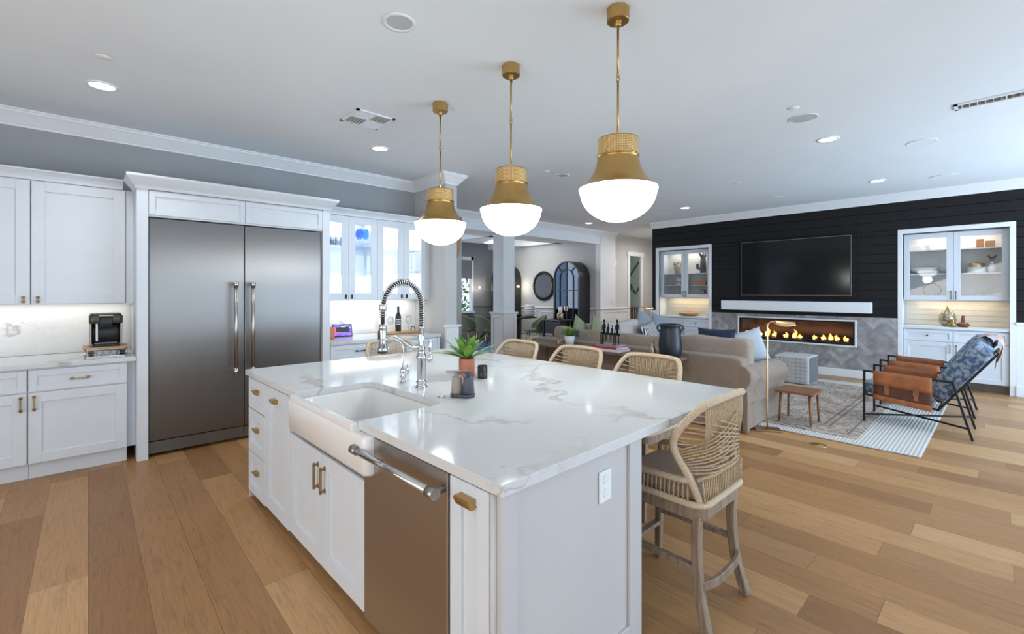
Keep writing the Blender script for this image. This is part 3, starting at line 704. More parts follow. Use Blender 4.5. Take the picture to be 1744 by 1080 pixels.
for u0, u1, hx in ((.394, 1.139, 1.055), (1.144, 1.891, 1.203)):
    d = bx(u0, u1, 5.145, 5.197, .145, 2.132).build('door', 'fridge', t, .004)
    b = MB(); b.tube([(hx, 5.075, .70), (hx, 5.075, 1.545)], .0165, 16)
    h = b.build('handle', 'steelz', d, label='brushed bar handle')
    for z in (.70, 1.545):
        MB().tube([(hx, 5.075, z-.028), (hx, 5.075, z+.028)], .021, 16).tube([(hx, 5.075, z), (hx, 5.146, z)], .011, 12).build('end_cap', 'chrome', h)
b = bx(.394, 1.139, 5.165, 5.199, .03, .135); b.box(1.144, 1.891, 5.165, 5.199, .03, .135); b.build('kick_grille', 'dkick', t, .002)

# right of the fridge: glass wall cabinets, counter, drawers
t = thing('glass_wall_cabinet', 'lit white wall cabinet with four glass doors right of the fridge', 'cabinet', (2.7, 5.66, 1.37))
b = MB()
b.box(1.98, 2.0, 5.472, 5.845, 1.368, 2.40); b.box(3.37, 3.498, 5.472, 5.845, 1.368, 2.40); b.box(2.0, 3.37, 5.472, 5.845, 1.368, 1.39); b.box(2.0, 3.37, 5.472, 5.845, 2.385, 2.40); b.box(2.0, 3.37, 5.835, 5.845, 1.39, 2.385); b.box(2.70, 2.72, 5.472, 5.835, 1.39, 2.385)
b.build('body', 'cab', t)
for x0, x1, zs in ((2.0, 2.70, (1.70, 2.03)), (2.72, 3.37, (1.74, 2.03))):
    for z in zs: bx(x0, x1, 5.51, 5.834, z, z+.012).build('shelf', 'tglass', t, label='glass shelf')
for k, (u0, u1) in enumerate(((1.985, 2.333), (2.338, 2.708), (2.714, 3.088), (3.092, 3.44))):
    d = shaker(FU, 'door', t, u0, u1, 1.372, 2.392, rail=.082, glass='glass')
    pull(Face('-Y', 5.45), d, u1-.035 if k % 2 == 0 else u0+.035, 1.412, 'black', L=.05, w=.014)
light('cabinet_interior_light', 'AREA', (2.35, 5.66, 2.38), 2.3, (.96, .98, 1), .5, .2, (0, 0, -1)); light('cabinet_interior_light', 'AREA', (3.04, 5.66, 2.38), 2.3, (.96, .98, 1), .5, .2, (0, 0, -1))
light('cabinet_interior_light', 'AREA', (2.35, 5.66, 1.69), 1.5, (.96, .98, 1), .5, .2, (0, 0, -1)); light('cabinet_interior_light', 'AREA', (3.04, 5.66, 1.73), 1.5, (.96, .98, 1), .5, .2, (0, 0, -1))
solo(cornice(2.055, 3.46, 5.47, 2.402, 2.485, .06), 'cabinet_crown', 'cab', 'white crown moulding on the lit glass cabinet right of the fridge', 'moulding')
solo(bx(1.98, 3.44, 5.09, 5.836, .876, .914), 'countertop', 'quartz', 'white quartz countertop right of the fridge under the lit glass cabinet', 'countertop', (2.7, 5.5, .876), bev=.003)
solo(bx(1.98, 3.498, 5.837, 5.849, .916, 1.366), 'backsplash', 'splash', 'white backsplash behind the wine bottle under the lit glass cabinet', 'backsplash', (2.7, 5.84, .916))
t = thing('base_cabinet', 'white base cabinet with two drawer stacks right of the fridge', 'cabinet', (2.7, 5.5, 0))
bx(1.98, 3.40, 5.132, 5.83, .125, .872).build('body', 'cab', t); bx(1.98, 3.40, 5.2, 5.8, 0, .124).build('toe_kick', 'cab', t)
bx(3.402, 3.43, 5.11, 5.83, 0, .872).build('end_panel', 'cab', t)
for u0, u1 in ((1.985, 2.69), (2.695, 3.395)):
    for z0, z1 in ((.69, .862), (.42, .68), (.135, .41)):
        d = shaker(Face('-Y', 5.13), 'drawer', t, u0, u1, z0, z1, rail=.05); pull(Face('-Y', 5.11), d, (u0+u1)/2, (z0+z1)/2+.01, 'black', False, .13)
light('under_cabinet_light', 'AREA', (-.45, 5.72, 1.36), 1.2, (1, .97, .90), 1.4, .06, (0, .12, -1)); light('under_cabinet_light', 'AREA', (2.7, 5.72, 1.36), 2.4, (1, .98, .94), 1.3, .06, (0, .12, -1))
# glasses
def lathe_thing(name, prof, m, label, cat, loc, group=None, n=20):
    o = MB().lathe(prof, (0, 0, 0), n).build(name, m, None, world=False); o.location = loc
    return tag(o, label, cat, group)
def wall_prof(outer, th=.002): return outer+[(max(r-th, .0), z+.001) for r, z in outer[::-1]]
tum = lathe_thing('tumbler', wall_prof([(0, 0), (.034, 0), (.037, .04), (.040, .105)]), 'sglass', 'clear glass tumbler on the top shelf behind the leftmost lit door', 'glass', (2.06, 5.6, 2.043), 'tumblers on the top shelf')
for k, (x, y) in enumerate(((2.13, 5.6), (2.20, 5.59), (2.27, 5.61), (2.05, 5.71), (2.13, 5.72), (2.22, 5.71))): dup(tum, (x, y, 2.043))
t = thing('goblet', 'blue glass goblet on the top shelf behind the second lit door', 'glass', (2.45, 5.62, 2.043), 0, 'blue goblets on the top shelf')
MB().lathe(wall_prof([(.012, .10), (.034, .12), (.043, .16), (.040, .21), (.036, .235)]), n=20).build('bowl', 'bglass', t, world=False)
MB().lathe([(.036, 0), (.034, .004), (.006, .012), (.005, .09), (.012, .10), (0, .10)], n=16).build('stem', 'glass', t, world=False)
for x, y in ((2.54, 5.60), (2.63, 5.62), (2.50, 5.72), (2.59, 5.72)): dup(t, (x, y, 2.043), 0)

# on the left counter: pod drawer and coffee maker
t = thing('pod_drawer', 'chrome wire pod drawer with a wooden top under the coffee maker', 'pod drawer', (.115, 5.40, .914))
bx(-.035, .265, 5.25, 5.55, .987, .999).build('top_board', 'cork', t, .004)
b = MB()
for x in (-.02, .25):
    for y in (5.265, 5.535): b.tube([(x, y, .914), (x, y, .987)], .006, 8)
for z in (.925, .945, .965): b.tube([(-.02, 5.265, z), (.25, 5.265, z), (.25, 5.535, z), (-.02, 5.535, z)], .0025, 6, True)
for k in range(7): b.tube([(-.01+k*.042, 5.264, .925), (-.01+k*.042, 5.264, .965)], .002, 6)
b.build('wire_frame', 'chrome', t)
bx(-.012, .242, 5.275, 5.53, .916, .921).build('tray', 'chrome', t)
for k in range(5):
    for r_ in range(2): MB().lathe([(0, 0), (.018, 0), (.023, .042), (.025, .044), (0, .045)], (.02+k*.05, 5.31+r_*.06, .921), 14).build('coffee_pod', ('brown', 'white', 'white', 'white', 'blkplast')[k], t)
t = thing('coffee_maker', 'black single-serve coffee maker standing on the wooden pod drawer top', 'coffee maker', (.115, 5.40, .999))
def cm(u, v, z): return (.115+u, 5.41+v, z)
b = MB(); sec = lambda s_, y0, y1: [(.115+p[0]*s_, 5.41+p[1]) for p in rrect(-.105, .105, y0, y1, .03)]
b.prism(sec(.86, -.10, .13), .999, 1.018, 'z', True); b.build('base', 'blkplast', t, .003)
b = MB(); b.prism(sec(.94, .0, .13), 1.018, 1.20, 'z', True); b.build('body', 'blkplast', t, .003)
for sx in (-1, 1):
    MB().prism([(5.41-.09, 1.018), (5.41+.10, 1.018), (5.41+.115, 1.20), (5.41-.105, 1.20)], .115+sx*.092, .115+sx*.108, 'x').build('side_wall', 'steelz', t, .003)
b = MB(); b.prism(sec(1.06, -.115, .135), 1.20, 1.27, 'z', True); b.prism(sec(.98, -.10, .13), 1.27, 1.285, 'z', True); b.build('head', 'cbronze', t, .004)
b = MB(); b.prism([(.115+p[0]*.42, 5.41-.125+p[1]) for p in rrect(-.105, .105, 0, .1, .02)], 1.165, 1.262, 'z', True); b.build('brew_head', 'blkplast', t, .004)
bx(.068, .162, 5.268, 5.29, 1.262, 1.275).build('lever', 'steel', t, .003); bx(.048, .062, 5.30, 5.312, 1.05, 1.22).build('water_gauge', 'white', t, .003)
b = MB(); b.prism([(.115+p[0]*.75, 5.41-.095+p[1]) for p in rrect(-.105, .105, 0, .1, .02)], 1.018, 1.036, 'z', True); b.build('drip_tray', 'dkick', t, .003)

# on the right counter
t = thing('smart_display', 'small tablet display lit purple leaning on the right counter', 'display', (2.32, 5.58, .914), math.radians(-4))
b = MB(); b.T = Matrix.Translation((0, 0, 0)) @ Matrix.Rotation(math.radians(-14), 4, 'X'); b.box(-.12, .12, 0, .012, .002, .16); b.build('housing', 'blkplast', t, .004, world=False)
b = MB(); b.T = Matrix.Rotation(math.radians(-14), 4, 'X'); b.box(-.108, .108, -.0015, 0, .014, .148); b.build('screen', 'display', t, world=False)
b = MB(); b.T = Matrix.Rotation(math.radians(-14), 4, 'X'); b.box(-.10, -.03, -.0022, -.0015, .04, .12); b.build('picture', 'dpink', t, world=False)
b = MB(); b.T = Matrix.Rotation(math.radians(-14), 4, 'X')
for z, x1 in ((.122, .04), (.112, .10), (.103, .07), (.09, .05)): b.box(-.015, x1, -.0022, -.0015, z, z+.005)
b.build('caption', 'dtext', t, world=False)
b = MB(); b.prism([(0, .003), (.08, .003), (.03, .09), (0, .12)], -.08, .08, 'x'); b.T = None; o = b.build('foot', 'blkplast', t, world=False)
for v in o.data.vertices: v.co.y += .012
solo(bx(2.06, 2.155, 5.42, 5.52, .9145, 1.05), 'block_speaker', 'blockc', 'terracotta coloured block speaker left of the tablet display', 'speaker', (2.1, 5.47, .914), bev=.012, seg=3)
t = thing('wall_outlet', 'white outlet with a plugged-in charger above the tablet display', 'outlet', (2.42, 5.836, 1.1))
bx(2.38, 2.455, 5.829, 5.8365, 1.05, 1.17).build('cover_plate', 'trim', t, .003); bx(2.40, 2.44, 5.79, 5.829, 1.06, 1.10).build('charger', 'trim', t, .006); bx(2.405, 2.43, 5.80, 5.829, 1.115, 1.15).build('plug', 'trim', t, .005)
solo(bx(3.12, 3.24, 5.829, 5.8365, 1.06, 1.17), 'outlet_plate', 'trim', 'white double outlet plate behind the wine bottle', 'outlet', bev=.003)
t = thing('serving_board', 'long wooden serving board with dark arched handles on the right counter', 'board', (3.05, 5.52, .914))
bx(2.78, 3.32, 5.42, 5.62, .9155, .945).build('board', 'cork', t, .012, seg=3)
for x in (2.82, 3.27): MB().tube(spline([(x, 5.47, .944), (x, 5.48, .985), (x, 5.52, .998), (x, 5.56, .985), (x, 5.57, .944)], 5), .006, 8).build('handle', 'black', t)
t = thing('wine_bottle', 'dark wine bottle standing on the wooden serving board', 'bottle', (3.05, 5.53, .946))
MB().lathe([(0, 0), (.036, 0), (.0385, .006), (.0385, .19), (.034, .215), (.018, .245), (.0145, .26), (.0145, .315), (.016, .316), (.016, .325), (0, .326)], n=24).build('body', 'blkplast', t, world=False)
MB().lathe([(.0153, .262), (.0158, .29), (.0168, .327), (0, .328)], n=20).build('capsule', 'black', t, world=False)
b = MB()
for k in range(4): b.lathe([(.0392, .09+k*.02), (.0392, .098+k*.02)], n=24)
b.f = [f for q, f in enumerate(b.f) if 13 <= q % 24 <= 19]; b.sm = b.sm[:len(b.f)]; b.mi = b.mi[:len(b.f)]; b.build('label', 'white', t, world=False)
t = thing('wine_glass', 'thin stemmed wine glass left of the wine bottle on the board', 'glass', (2.92, 5.50, .946), 0, 'wine glasses on the serving board')
MB().lathe(wall_prof([(.006, .085), (.03, .10), (.041, .13), (.038, .175), (.032, .20)], .0015), n=20).build('bowl', 'tglass', t, world=False)
MB().lathe([(.034, 0), (.032, .003), (.004, .01), (.0035, .075), (.006, .085), (0, .085)], n=16).build('stem', 'gold', t, world=False)
dup(t, (3.20, 5.52, .946), 0, 'thin stemmed wine glass right of the wine bottle on the board')

# ================================================================== island (built square, then the whole island group is turned one degree)
ISL = []
def isl(o): ISL.append(o); return o
X0, X1, Y0, Y1, ZT = .88, 2.75, .992, 3.735, .914
XF = .912
FI = Face('-X', XF)
t = isl(thing('island_cabinet', 'large white kitchen island base with end panel, drawers and sink doors', 'island', (1.3, 2.4, 0)))
b = MB(); b.box(.916, 1.60, 1.885, 3.69, .10, .63); b.box(1.37, 1.60, 1.80, 3.69, .63, .873); b.box(.916, 1.37, 2.74, 3.69, .63, .873); b.box(1.55, 1.60, 1.06, 1.885, .10, .873); b.box(.916, .96, 1.06, 1.262, .1, .873)
b.build('body', 'islp', t)
bx(.98, 1.58, 1.06, 3.66, 0, .10).build('toe_kick', 'dkick', t)
b = MB(); b.box(.90, 1.69, 1.025, 1.055, 0, .873)
b.box(.90, .965, 1.012, 1.025, 0, .873); b.box(1.60, 1.69, 1.012, 1.025, 0, .873); b.box(.965, 1.60, 1.012, 1.025, 0, .13)
b.build('end_panel', 'islp', t, .002)
bx(1.60, 1.69, 1.056, 3.69, 0, .873).build('back_panel', 'islp', t); bx(.90, 1.60, 3.69, 3.71, 0, .873).build('end_panel', 'islp', t, .002)
bx(2.42, 2.52, 1.9, 2.0, 0, .873).build('support_post', 'islp', t, .003)
b = MB(); b.tube([(.895, 1.045, .06), (.895, 1.045, .872)], .0105, 10); b.build('corner_bead', 'islp', t)
for z0, z1 in ((.655, .866), (.352, .648), (.062, .345)):
    d = shaker(FI, 'drawer', t, 3.312, 3.69, z0, z1, rail=.062); cup(Face('-X', XF-.009), d, 3.50, (z0+z1)/2+.02, w=.058)
d = shaker(FI, 'pullout_door', t, 2.845, 3.306, .075, .866, rail=.085); cup(Face('-X', XF-.02), d, 3.075, .795, w=.062)
for u0, u1, hu in ((2.358, 2.838, 2.40), (1.888, 2.352, 2.312)):
    d = shaker(FI, 'sink_door', t, u0, u1, .085, .655, rail=.078); pull(Face('-X', XF-.02), d, hu, .535, 'bronze', L=.135)
bx(XF-.004, XF+.004, 1.888, 2.838, .66, .70).build('sink_rail', 'islp', t)
d = shaker(FI, 'pullout_door', t, 1.062, 1.262, .07, .866, rail=.06); cup(Face('-X', XF-.02), d, 1.162, .812, w=.075, h=.034)
t = isl(thing('dishwasher', 'stainless steel dishwasher front with bar handle in the island', 'dishwasher', (1.2, 1.575, 0)))
bx(.925, 1.54, 1.275, 1.877, .1, .868).build('body', 'dkick', t)
d = bx(.888, .923, 1.272, 1.878, .075, .868).build('door', 'steelz', t, .004)
b = MB(); b.tube([(.838, 1.282, .812), (.838, 1.868, .812)], .0145, 16); h = b.build('handle', 'chrome', d)
for y in (1.29, 1.86): MB().tube([(.838, y-.022, .812), (.838, y+.022, .812)], .019, 14).tube([(.838, y, .812), (.889, y, .812)], .012, 12).build('end_cap', 'steel', h)
# worktop with the sink notch
cut = [(X0, 2.70), (1.27, 2.70)]+[(1.34+.07*math.cos(a)-.07, 2.70-.07+.07*math.sin(a)) for a in [PI/2-PI/2*k/6 for k in range(7)]]
cut += [(1.27+.07*math.cos(a), 1.915+.07+.07*math.sin(a)) for a in [-PI/2*k/6 for k in range(7)]]+[(X0, 1.915)]
out = [(X0, Y0), (X1, Y0), (X1, Y1), (X0, Y1)]+cut
isl(solo(MB().prism(out, .876, ZT), 'island_worktop', 'quartz', 'huge veined white quartz worktop on the kitchen island', 'countertop', (1.8, 2.36, .876), bev=.003))
# farmhouse sink
t = isl(thing('farmhouse_sink', 'white apron-front farmhouse sink set into the island', 'sink', (1.1, 2.26, .66)))
b = MB(); n = 6
def rr3(x0, x1, y0, y1, r, z): return [(x, y, z) for x, y in rrect(x0, x1, y0, y1, r, n)]
loops = [rr3(.862, 1.365, 1.80, 2.738, .03, .705), rr3(.850, 1.366, 1.79, 2.743, .035, .72), rr3(.846, 1.367, 1.787, 2.745, .035, .86), rr3(.850, 1.366, 1.79, 2.743, .035, .874),
         rr3(.857, 1.364, 1.795, 2.739, .032, .8752), rr3(.905, 1.335, 1.86, 2.69, .05, .8752), rr3(.912, 1.33, 1.866, 2.684, .06, .866), rr3(.925, 1.318, 1.88, 2.67, .07, .70), rr3(.96, 1.28, 1.92, 2.63, .08, .672), rr3(1.08, 1.14, 2.24, 2.30, .029, .668)]
ids = [[b.V(p) for p in l] for l in loops]; m_ = len(ids[0])
for a, c in zip(ids, ids[1:]):
    for i in range(m_): b.F((a[i], a[(i+1) % m_], c[(i+1) % m_], c[i]), True)
b.F(ids[0][::-1]); b.F(ids[-1]); b.build('basin', 'fire', t)
b = MB()                                                    # raised apron lip that stands level with the worktop
b.prism([(.846, 1.89), (.8795, 1.93), (.8795, 2.695), (.846, 2.745)][::-1], .874, .9, 'z')
b.v = [(x, y, z) for x, y, z in b.v]; bx(.848, .8785, 1.918, 2.697, .870, .906).build('apron_lip', 'fire', t, .008, seg=3)
b = MB().lathe([(.0, 0), (.05, 0), (.055, .004), (.045, .006), (.03, .002), (0, .002)], (1.11, 2.27, .6685), 20); b.build('drain', 'chrome', t)
b = MB()
for k in range(7): b.tube([(1.02+.03*k, 2.02, .70), (1.02+.03*k, 2.52, .70)], .0025, 6)
b.tube([(1.0, 2.0, .70), (1.22, 2.0, .70), (1.22, 2.54, .70), (1.0, 2.54, .70)], .004, 8, True)
for x in (1.0, 1.22):
    for y in (2.0, 2.54): b.tube([(x, y, .676), (x, y, .70)], .006, 8)
isl(solo(b, 'sink_rack', 'chrome', 'chrome wire rack lying inside the white sink', 'rack', (1.1, 2.27, .676)))
b = MB().lathe([(0, 0), (.012, 0), (.012, .004), (0, .005)], (0, 0, 0), 16)
b.T = None
o = solo(MB().tube([(1.331, 2.1, .80), (1.322, 2.1, .80)], [.016, .013], 16), 'sink_overflow', 'chrome', 'tiny chrome overflow cap on the back wall of the sink', 'cap'); isl(o)
# outlet on the end panel
t = isl(thing('island_outlet', 'white double outlet on the end panel of the island', 'outlet', (1.44, 1.02, .74)))
bx(1.40, 1.478, 1.017, 1.0245, .682, .80).build('cover_plate', 'trim', t, .003)
for z in (.715, .768): MB().prism([(1.439+.017*math.cos(a*PI/8), z+.019*math.sin(a*PI/8)) for a in range(16)], 1.0145, 1.0168, 'y').build('socket', 'white', t, .001)
# pull-down spring faucet
FX, FY = 1.463, 2.327
t = isl(thing('spring_faucet', 'tall chrome spring-coil faucet behind the sink', 'faucet', (FX, FY, ZT)))
MB().lathe([(0, 0), (.036, 0), (.037, .005), (.030, .012), (.026, .02), (.031, .028), (.031, .034), (.024, .04), (.026, .05), (.026, .155), (.029, .165), (.031, .178), (.028, .19), (.022, .20), (.0205, .215), (.024, .222), (.024, .232), (.019, .24), (.0165, .25), (.0165, .345), (.018, .35), (.018, .36), (0, .36)], (FX, FY, ZT), 24).build('body', 'chrome', t)
arc = [(FX, FY, ZT+.355), (FX, FY, ZT+.44)]
ra = .122
for k in range(0, 19):
    a = PI*k/18; arc.append((FX-ra+ra*math.cos(a), FY, ZT+.475+.142*math.sin(a)))
arc.append((FX-2*ra-.004, FY, ZT+.42))
core = spline(arc, 4)
MB().tube(core, .0118, 12).build('hose', 'blkplast', t)
b = MB(); L = [0]
for p, q in zip(core, core[1:]): L.append(L[-1]+(q-p).length)
turns = 44; pts = []
for k in range(turns*9+1):
    d_ = L[-1]*k/(turns*9); i = max(0, min(len(core)-2, next((j for j in range(len(L)-1) if L[j+1] >= d_), len(core)-2)))
    f_ = (d_-L[i])/max(1e-6, L[i+1]-L[i]); p = core[i].lerp(core[i+1], f_); tg = (core[i+1]-core[i]).normalized()
    u = Vector((0, 1, 0)); w_ = tg.cross(u); a = 2*PI*k/9
    pts.append(p+(u*math.cos(a)+w_*math.sin(a))*.0202)
b.tube(pts, .0021, 5).build('spring_coil', 'chrome', t)
hx = FX-2*ra-.004
b = MB().lathe([(0, -.22), (.027, -.22), (.0285, -.215), (.0285, -.205), (.022, -.19), (.0205, -.115), (.019, -.10), (.021, -.095), (.021, -.08), (.015, -.07), (.0, -.068), (.0, .0), (.02, .005), (.023, .015), (.019, .028), (.022, .036), (0, .036)], (hx, FY, ZT+.455), 22)
b.build('spray_head', 'chrome', t)
MB().lathe([(0, -.2305), (.026, -.2305), (.028, -.226), (.028, -.2205), (0, -.2202)], (hx, FY, ZT+.455), 20).build('nozzle', 'blkplast', t)
MB().tube([(hx, FY, ZT+.38), (hx, FY, ZT+.458)], .0105, 12).build('drop_hose', 'blkplast', t)
b = MB().tube([(hx-.0205, FY, ZT+.35), (hx-.0225, FY, ZT+.30)], .006, 8); b.build('spray_button', 'blkplast', t)
MB().tube(spline([(FX-.014, FY, ZT+.238), (FX-.07, FY, ZT+.243), (FX-.13, FY, ZT+.283), (FX-.18, FY, ZT+.312), (hx+.022, FY, ZT+.30)], 6), [.007]*25, 10).tube([(hx+.024*math.cos(a*PI/8), FY+.024*math.sin(a*PI/8), ZT+.30) for a in range(16)], .0045, 6, True).build('docking_arm', 'chrome', t)
b = MB(); hx2, hy2 = FX+.035*.68, FY-.035*.73
b.tube([(FX, FY, ZT+.17), (FX+.05*.733, FY-.05*.68, ZT+.165)], [.016, .013], 14); b.lathe([(0, -.022), (.012, -.018), (.017, 0), (.012, .018), (.007, .026), (.0055, .04), (.009, .055), (.0095, .10), (.006, .108), (0, .11)], (FX+.052*.733, FY-.052*.68, ZT+.168), 14)
b.build('lever_handle', 'chrome', t)
# small filtered water tap
GX, GY = 1.447, 2.508
t = isl(thing('filter_faucet', 'small chrome gooseneck drinking-water tap left of the big faucet', 'faucet', (GX, GY, ZT)))
MB().lathe([(0, 0), (.021, 0), (.021, .004), (.011, .014), (.010, .024), (.016, .034), (.016, .042), (.011, .05), (.016, .07), (.015, .085), (.008, .10), (.006, .115), (0, .115)], (GX, GY, ZT), 18).build('body', 'chrome', t)
MB().tube(spline([(GX, GY, ZT+.11), (GX, GY, ZT+.20), (GX-.012, GY, ZT+.245), (GX-.05, GY, ZT+.268), (GX-.09, GY, ZT+.245), (GX-.10, GY, ZT+.215)], 6), .0045, 8).build('spout', 'chrome', t)
MB().tube([(GX, GY, ZT+.06), (GX+.02, GY-.018, ZT+.062)], .008, 10).lathe([(0, -.01), (.008, -.006), (.006, .02), (.006, .045), (0, .05)], (GX+.022, GY-.02, ZT+.066), 10).build('lever_handle', 'chrome', t)
isl(lathe_thing('air_switch', [(0, 0), (.02, 0), (.02, .006), (.012, .009), (0, .01)], 'chrome', 'small chrome air-switch button in the worktop beside the soap pumps', 'button', (1.40, 2.03, ZT+.001)))
# plant, cup, soap pumps
def blade(b, base, d, L_, w_, lift, droop, n=9):
    d = Vector((math.cos(d), math.sin(d), 0)); sd = Vector((-d.y, d.x, 0)); rows = []
    for i in range(n+1):
        t_ = i/n; out_ = L_*(t_*math.cos(lift)); up_ = L_*(math.sin(lift)*t_-droop*t_*t_)
        c = Vector(base)+d*out_+Vector((0, 0, up_)); ww = w_*(.55+.75*t_ if t_ < .45 else .8875*(1-((t_-.45)/.55)**1.8)); ww = max(ww, .0004)
        rows.append([b.V(c-sd*ww+Vector((0, 0, ww*.35))), b.V(c), b.V(c+sd*ww+Vector((0, 0, ww*.35)))])
    for p, q in zip(rows, rows[1:]):
        for j in (0, 1): b.F((p[j], p[j+1], q[j+1], q[j]), True)
def potted(name, label, cat, loc, r, h, potm, leaves, leafm, L_, w_, seed, squat=None):
    t = thing(name, label, cat, loc); rr = random.Random(seed)
    MB().lathe([(0, 0), (r*(squat or 1), 0), (r, h), (r*.93, h), (r*.93, h-.012), (0, h-.012)] if squat else [(0, 0), (r-.006, 0), (r, .006), (r, h-.003), (r-.003, h), (r-.008, h-.002), (r-.009, h-.012), (0, h-.012)], n=28).build('pot', potm, t, world=False)
    MB().lathe([(r*.9, 0), (0, .006)], (0, 0, h-.011), 20).build('soil', 'soil', t, world=False)
    for k in range(leaves):
        b = MB(); a = 2.399*k+rr.uniform(-.2, .2); u = k/max(1, leaves-1)
        blade(b, (r*.25*math.cos(a), r*.25*math.sin(a), h-.008), a, L_*rr.uniform(.85, 1.1)*(1-.18*u), w_*rr.uniform(.85, 1.1), .30+u*1.05, .10+.12*rr.random())
        b.build('leaf', leafm if rr.random() < .7 else 'leafl', t, world=False)
    return t
isl(potted('potted_agave', 'green agave in a terracotta pot on the island worktop', 'plant', (1.88, 2.425, ZT+.001), .053, .118, 'terra', 18, 'leaf', .245, .032, 4))
isl(solo(MB().lathe([(0, 0), (.031, 0), (.032, .003), (.032, .082), (.0295, .082), (.029, .006), (0, .006)], (1.905, 2.292, ZT+.001), 26), 'black_cup', 'blkplast', 'small black cup right of the terracotta pot', 'cup', (1.905, 2.292, ZT+.001)))
t = isl(thing('soap_tray', 'dark oval tray carrying two soap pumps on the island', 'tray', (1.49, 1.965, ZT), math.radians(-62)))
b = MB(); ov = lambda s_: [(p[0]*s_, p[1]*s_) for p in rrect(-.068, .068, -.042, .042, .041, 8)]
b.prism(ov(.94), .0008, .006, 'z', True); b.prism(ov(1), .006, .018, 'z', True); b.build('dish', 'slate', t, world=False)
def soap(label, m, off, head):
    c = Vector((1.49, 1.965))+Vector((math.cos(math.radians(-62))*off, math.sin(math.radians(-62))*off))
    t = isl(thing('soap_pump', label, 'soap dispenser', (c.x, c.y, ZT+.0185), head, 'soap pumps on the tray'))
    MB().lathe([(0, 0), (.031, 0), (.033, .004), (.027, .082), (.024, .09), (0, .091)], n=24).build('bottle', m, t, world=False)
    MB().lathe([(.013, .09), (.013, .102), (.019, .104), (.019, .114), (0, .115)], n=18).build('collar', m, t, world=False)
    bx(-.016, .062, -.013, .013, .112, .122).build('pump_head', m, t, .004, world=False)
    return t
soap('taupe soap pump at the back of the dark oval tray', 'taupe', -.033, math.radians(145)); soap('slate blue soap pump at the front of the dark oval tray', 'slate', .033, math.radians(150))
ang = math.radians(1.0); piv = Vector((.895, .99, 0)); RZ = Matrix.Rotation(ang, 3, 'Z')
for o in ISL:
    o.location = RZ @ (Vector(o.location)-piv)+piv; o.rotation_euler[2] += ang

# ------------------------------------------------------------------ counter stools
def mir(pts): return [(-x, y, z) for x, y, z in pts[::-1]]
half = [(.185, -.205, .545), (.225, -.175, .66), (.256, -.115, .79), (.258, -.135, .87), (.225, -.205, .965), (.15, -.24, .998)]
loop = spline(half+mir(half), 7)
t = thing('counter_stool', 'woven rope counter stool at the near end of the island, fully in view', 'stool', (2.14, 1.10, 0), 0, 'rope-back counter stools')
for sx in (-1, 1):
    MB().tube(spline([(sx*.19, -.19, .50), (sx*.188, -.185, .36), (sx*.195, -.20, .18), (sx*.21, -.245, 0)], 6), [(.030, .026)]*19, 4, sm=False, tw=PI/4).build('leg', 'stool', t, .004, world=False)
    MB().tube([(sx*.19, .20, .50), (sx*.19, .205, .25), (sx*.195, .215, 0)], [(.029, .026), (.027, .024), (.024, .022)], 4, sm=False, tw=PI/4).build('leg', 'stool', t, .004, world=False)
    MB().bar((sx*.192, -.195, .27), (sx*.192, .20, .27), .022, .036).build('stretcher', 'stool', t, .003, world=False)
MB().tube(spline([(-.20, -.205, .20), (-.1, -.235, .20), (.1, -.235, .20), (.20, -.205, .20)], 5), [(.028, .014)]*16, 4, sm=False, tw=PI/4).build('stretcher', 'stool', t, .003, world=False)
MB().bar((-.19, .21, .20), (.19, .21, .20), .022, .036).build('footrest', 'stool', t, .003, world=False)
MB().prism(rrect(-.215, .215, -.225, .225, .06), .482, .538, 'z').build('apron', 'stool', t, .004, world=False)
base = [(x, y, .553) for x, y in rrect(-.222, .222, -.228, .228, .06, 6)]
MB().tube(base, .0155, 9, True).build('seat_rail', 'ropel', t, world=False)
MB().blob((0, .01, .578), (.41, .40, .085), .45, .3).build('seat_cushion', 'seatc', t, world=False)
MB().tube(loop, .0165, 10).build('back_frame', 'ropel', t, world=False)
for sx in (-1, 1):
    MB().tube(spline([(sx*.215, .215, .565), (sx*.222, .20, .635), (sx*.228, .05, .645), (sx*.236, -.13, .655), (sx*.228, -.17, .66)], 5), .0145, 9).build('arm_rail', 'ropel', t, world=False)
b = MB()
for sx in (-1, 1):
    for k in range(17):
        y = .185-.345*k/16; b.tube([(sx*.222, y, .555), (sx*(.224+.006*k/16), y-.005, .645)], .0042, 5)
for k in range(24):
    x = -.195+.39*k/23; b.tube([(x, -.226, .555), (x*1.08, -.222, .665)], .0042, 5)
for k in range(34):                                          # upright strands from the top rail
    u = -1+2*k/33; i = min(range(len(loop)), key=lambda j: abs(loop[j].x-u*.20)-loop[j].z); p = loop[i]
    b.tube([(u*.20, p.y+.0, .998 if abs(u) < .75 else .998-.10*(abs(u)-.75)), (u*.197, -.232, .90), (u*.195, -.222, .775+.03*u*u)], .0036, 5)
b.tube([(-.215, -.205, .665), (-.1, -.226, .665), (.1, -.226, .665), (.215, -.205, .665)], .009, 7)
for sx in (-1, 1):                                           # fans of strands crossing from one side of the frame to the other
    for k in range(10):
        f_ = k/9; a = spline([(sx*.232, -.165, .68), (sx*.256, -.115, .79), (sx*.258, -.135, .87), (sx*.232, -.195, .95)], 8)
        p = a[min(len(a)-1, int(f_*(len(a)-1)))]; q = (-sx*(.236+.012*f_), -.165+.03*f_, .69+.095*f_)
        b.tube(spline([p, (p.x*.45+q[0]*.1, -.246, p.z*.72+q[2]*.28), (p.x*-.1+q[0]*.45, -.240, p.z*.30+q[2]*.70), q], 3), .0036, 5)
b.build('rope_weave', 'rope', t, world=False)
stool = t
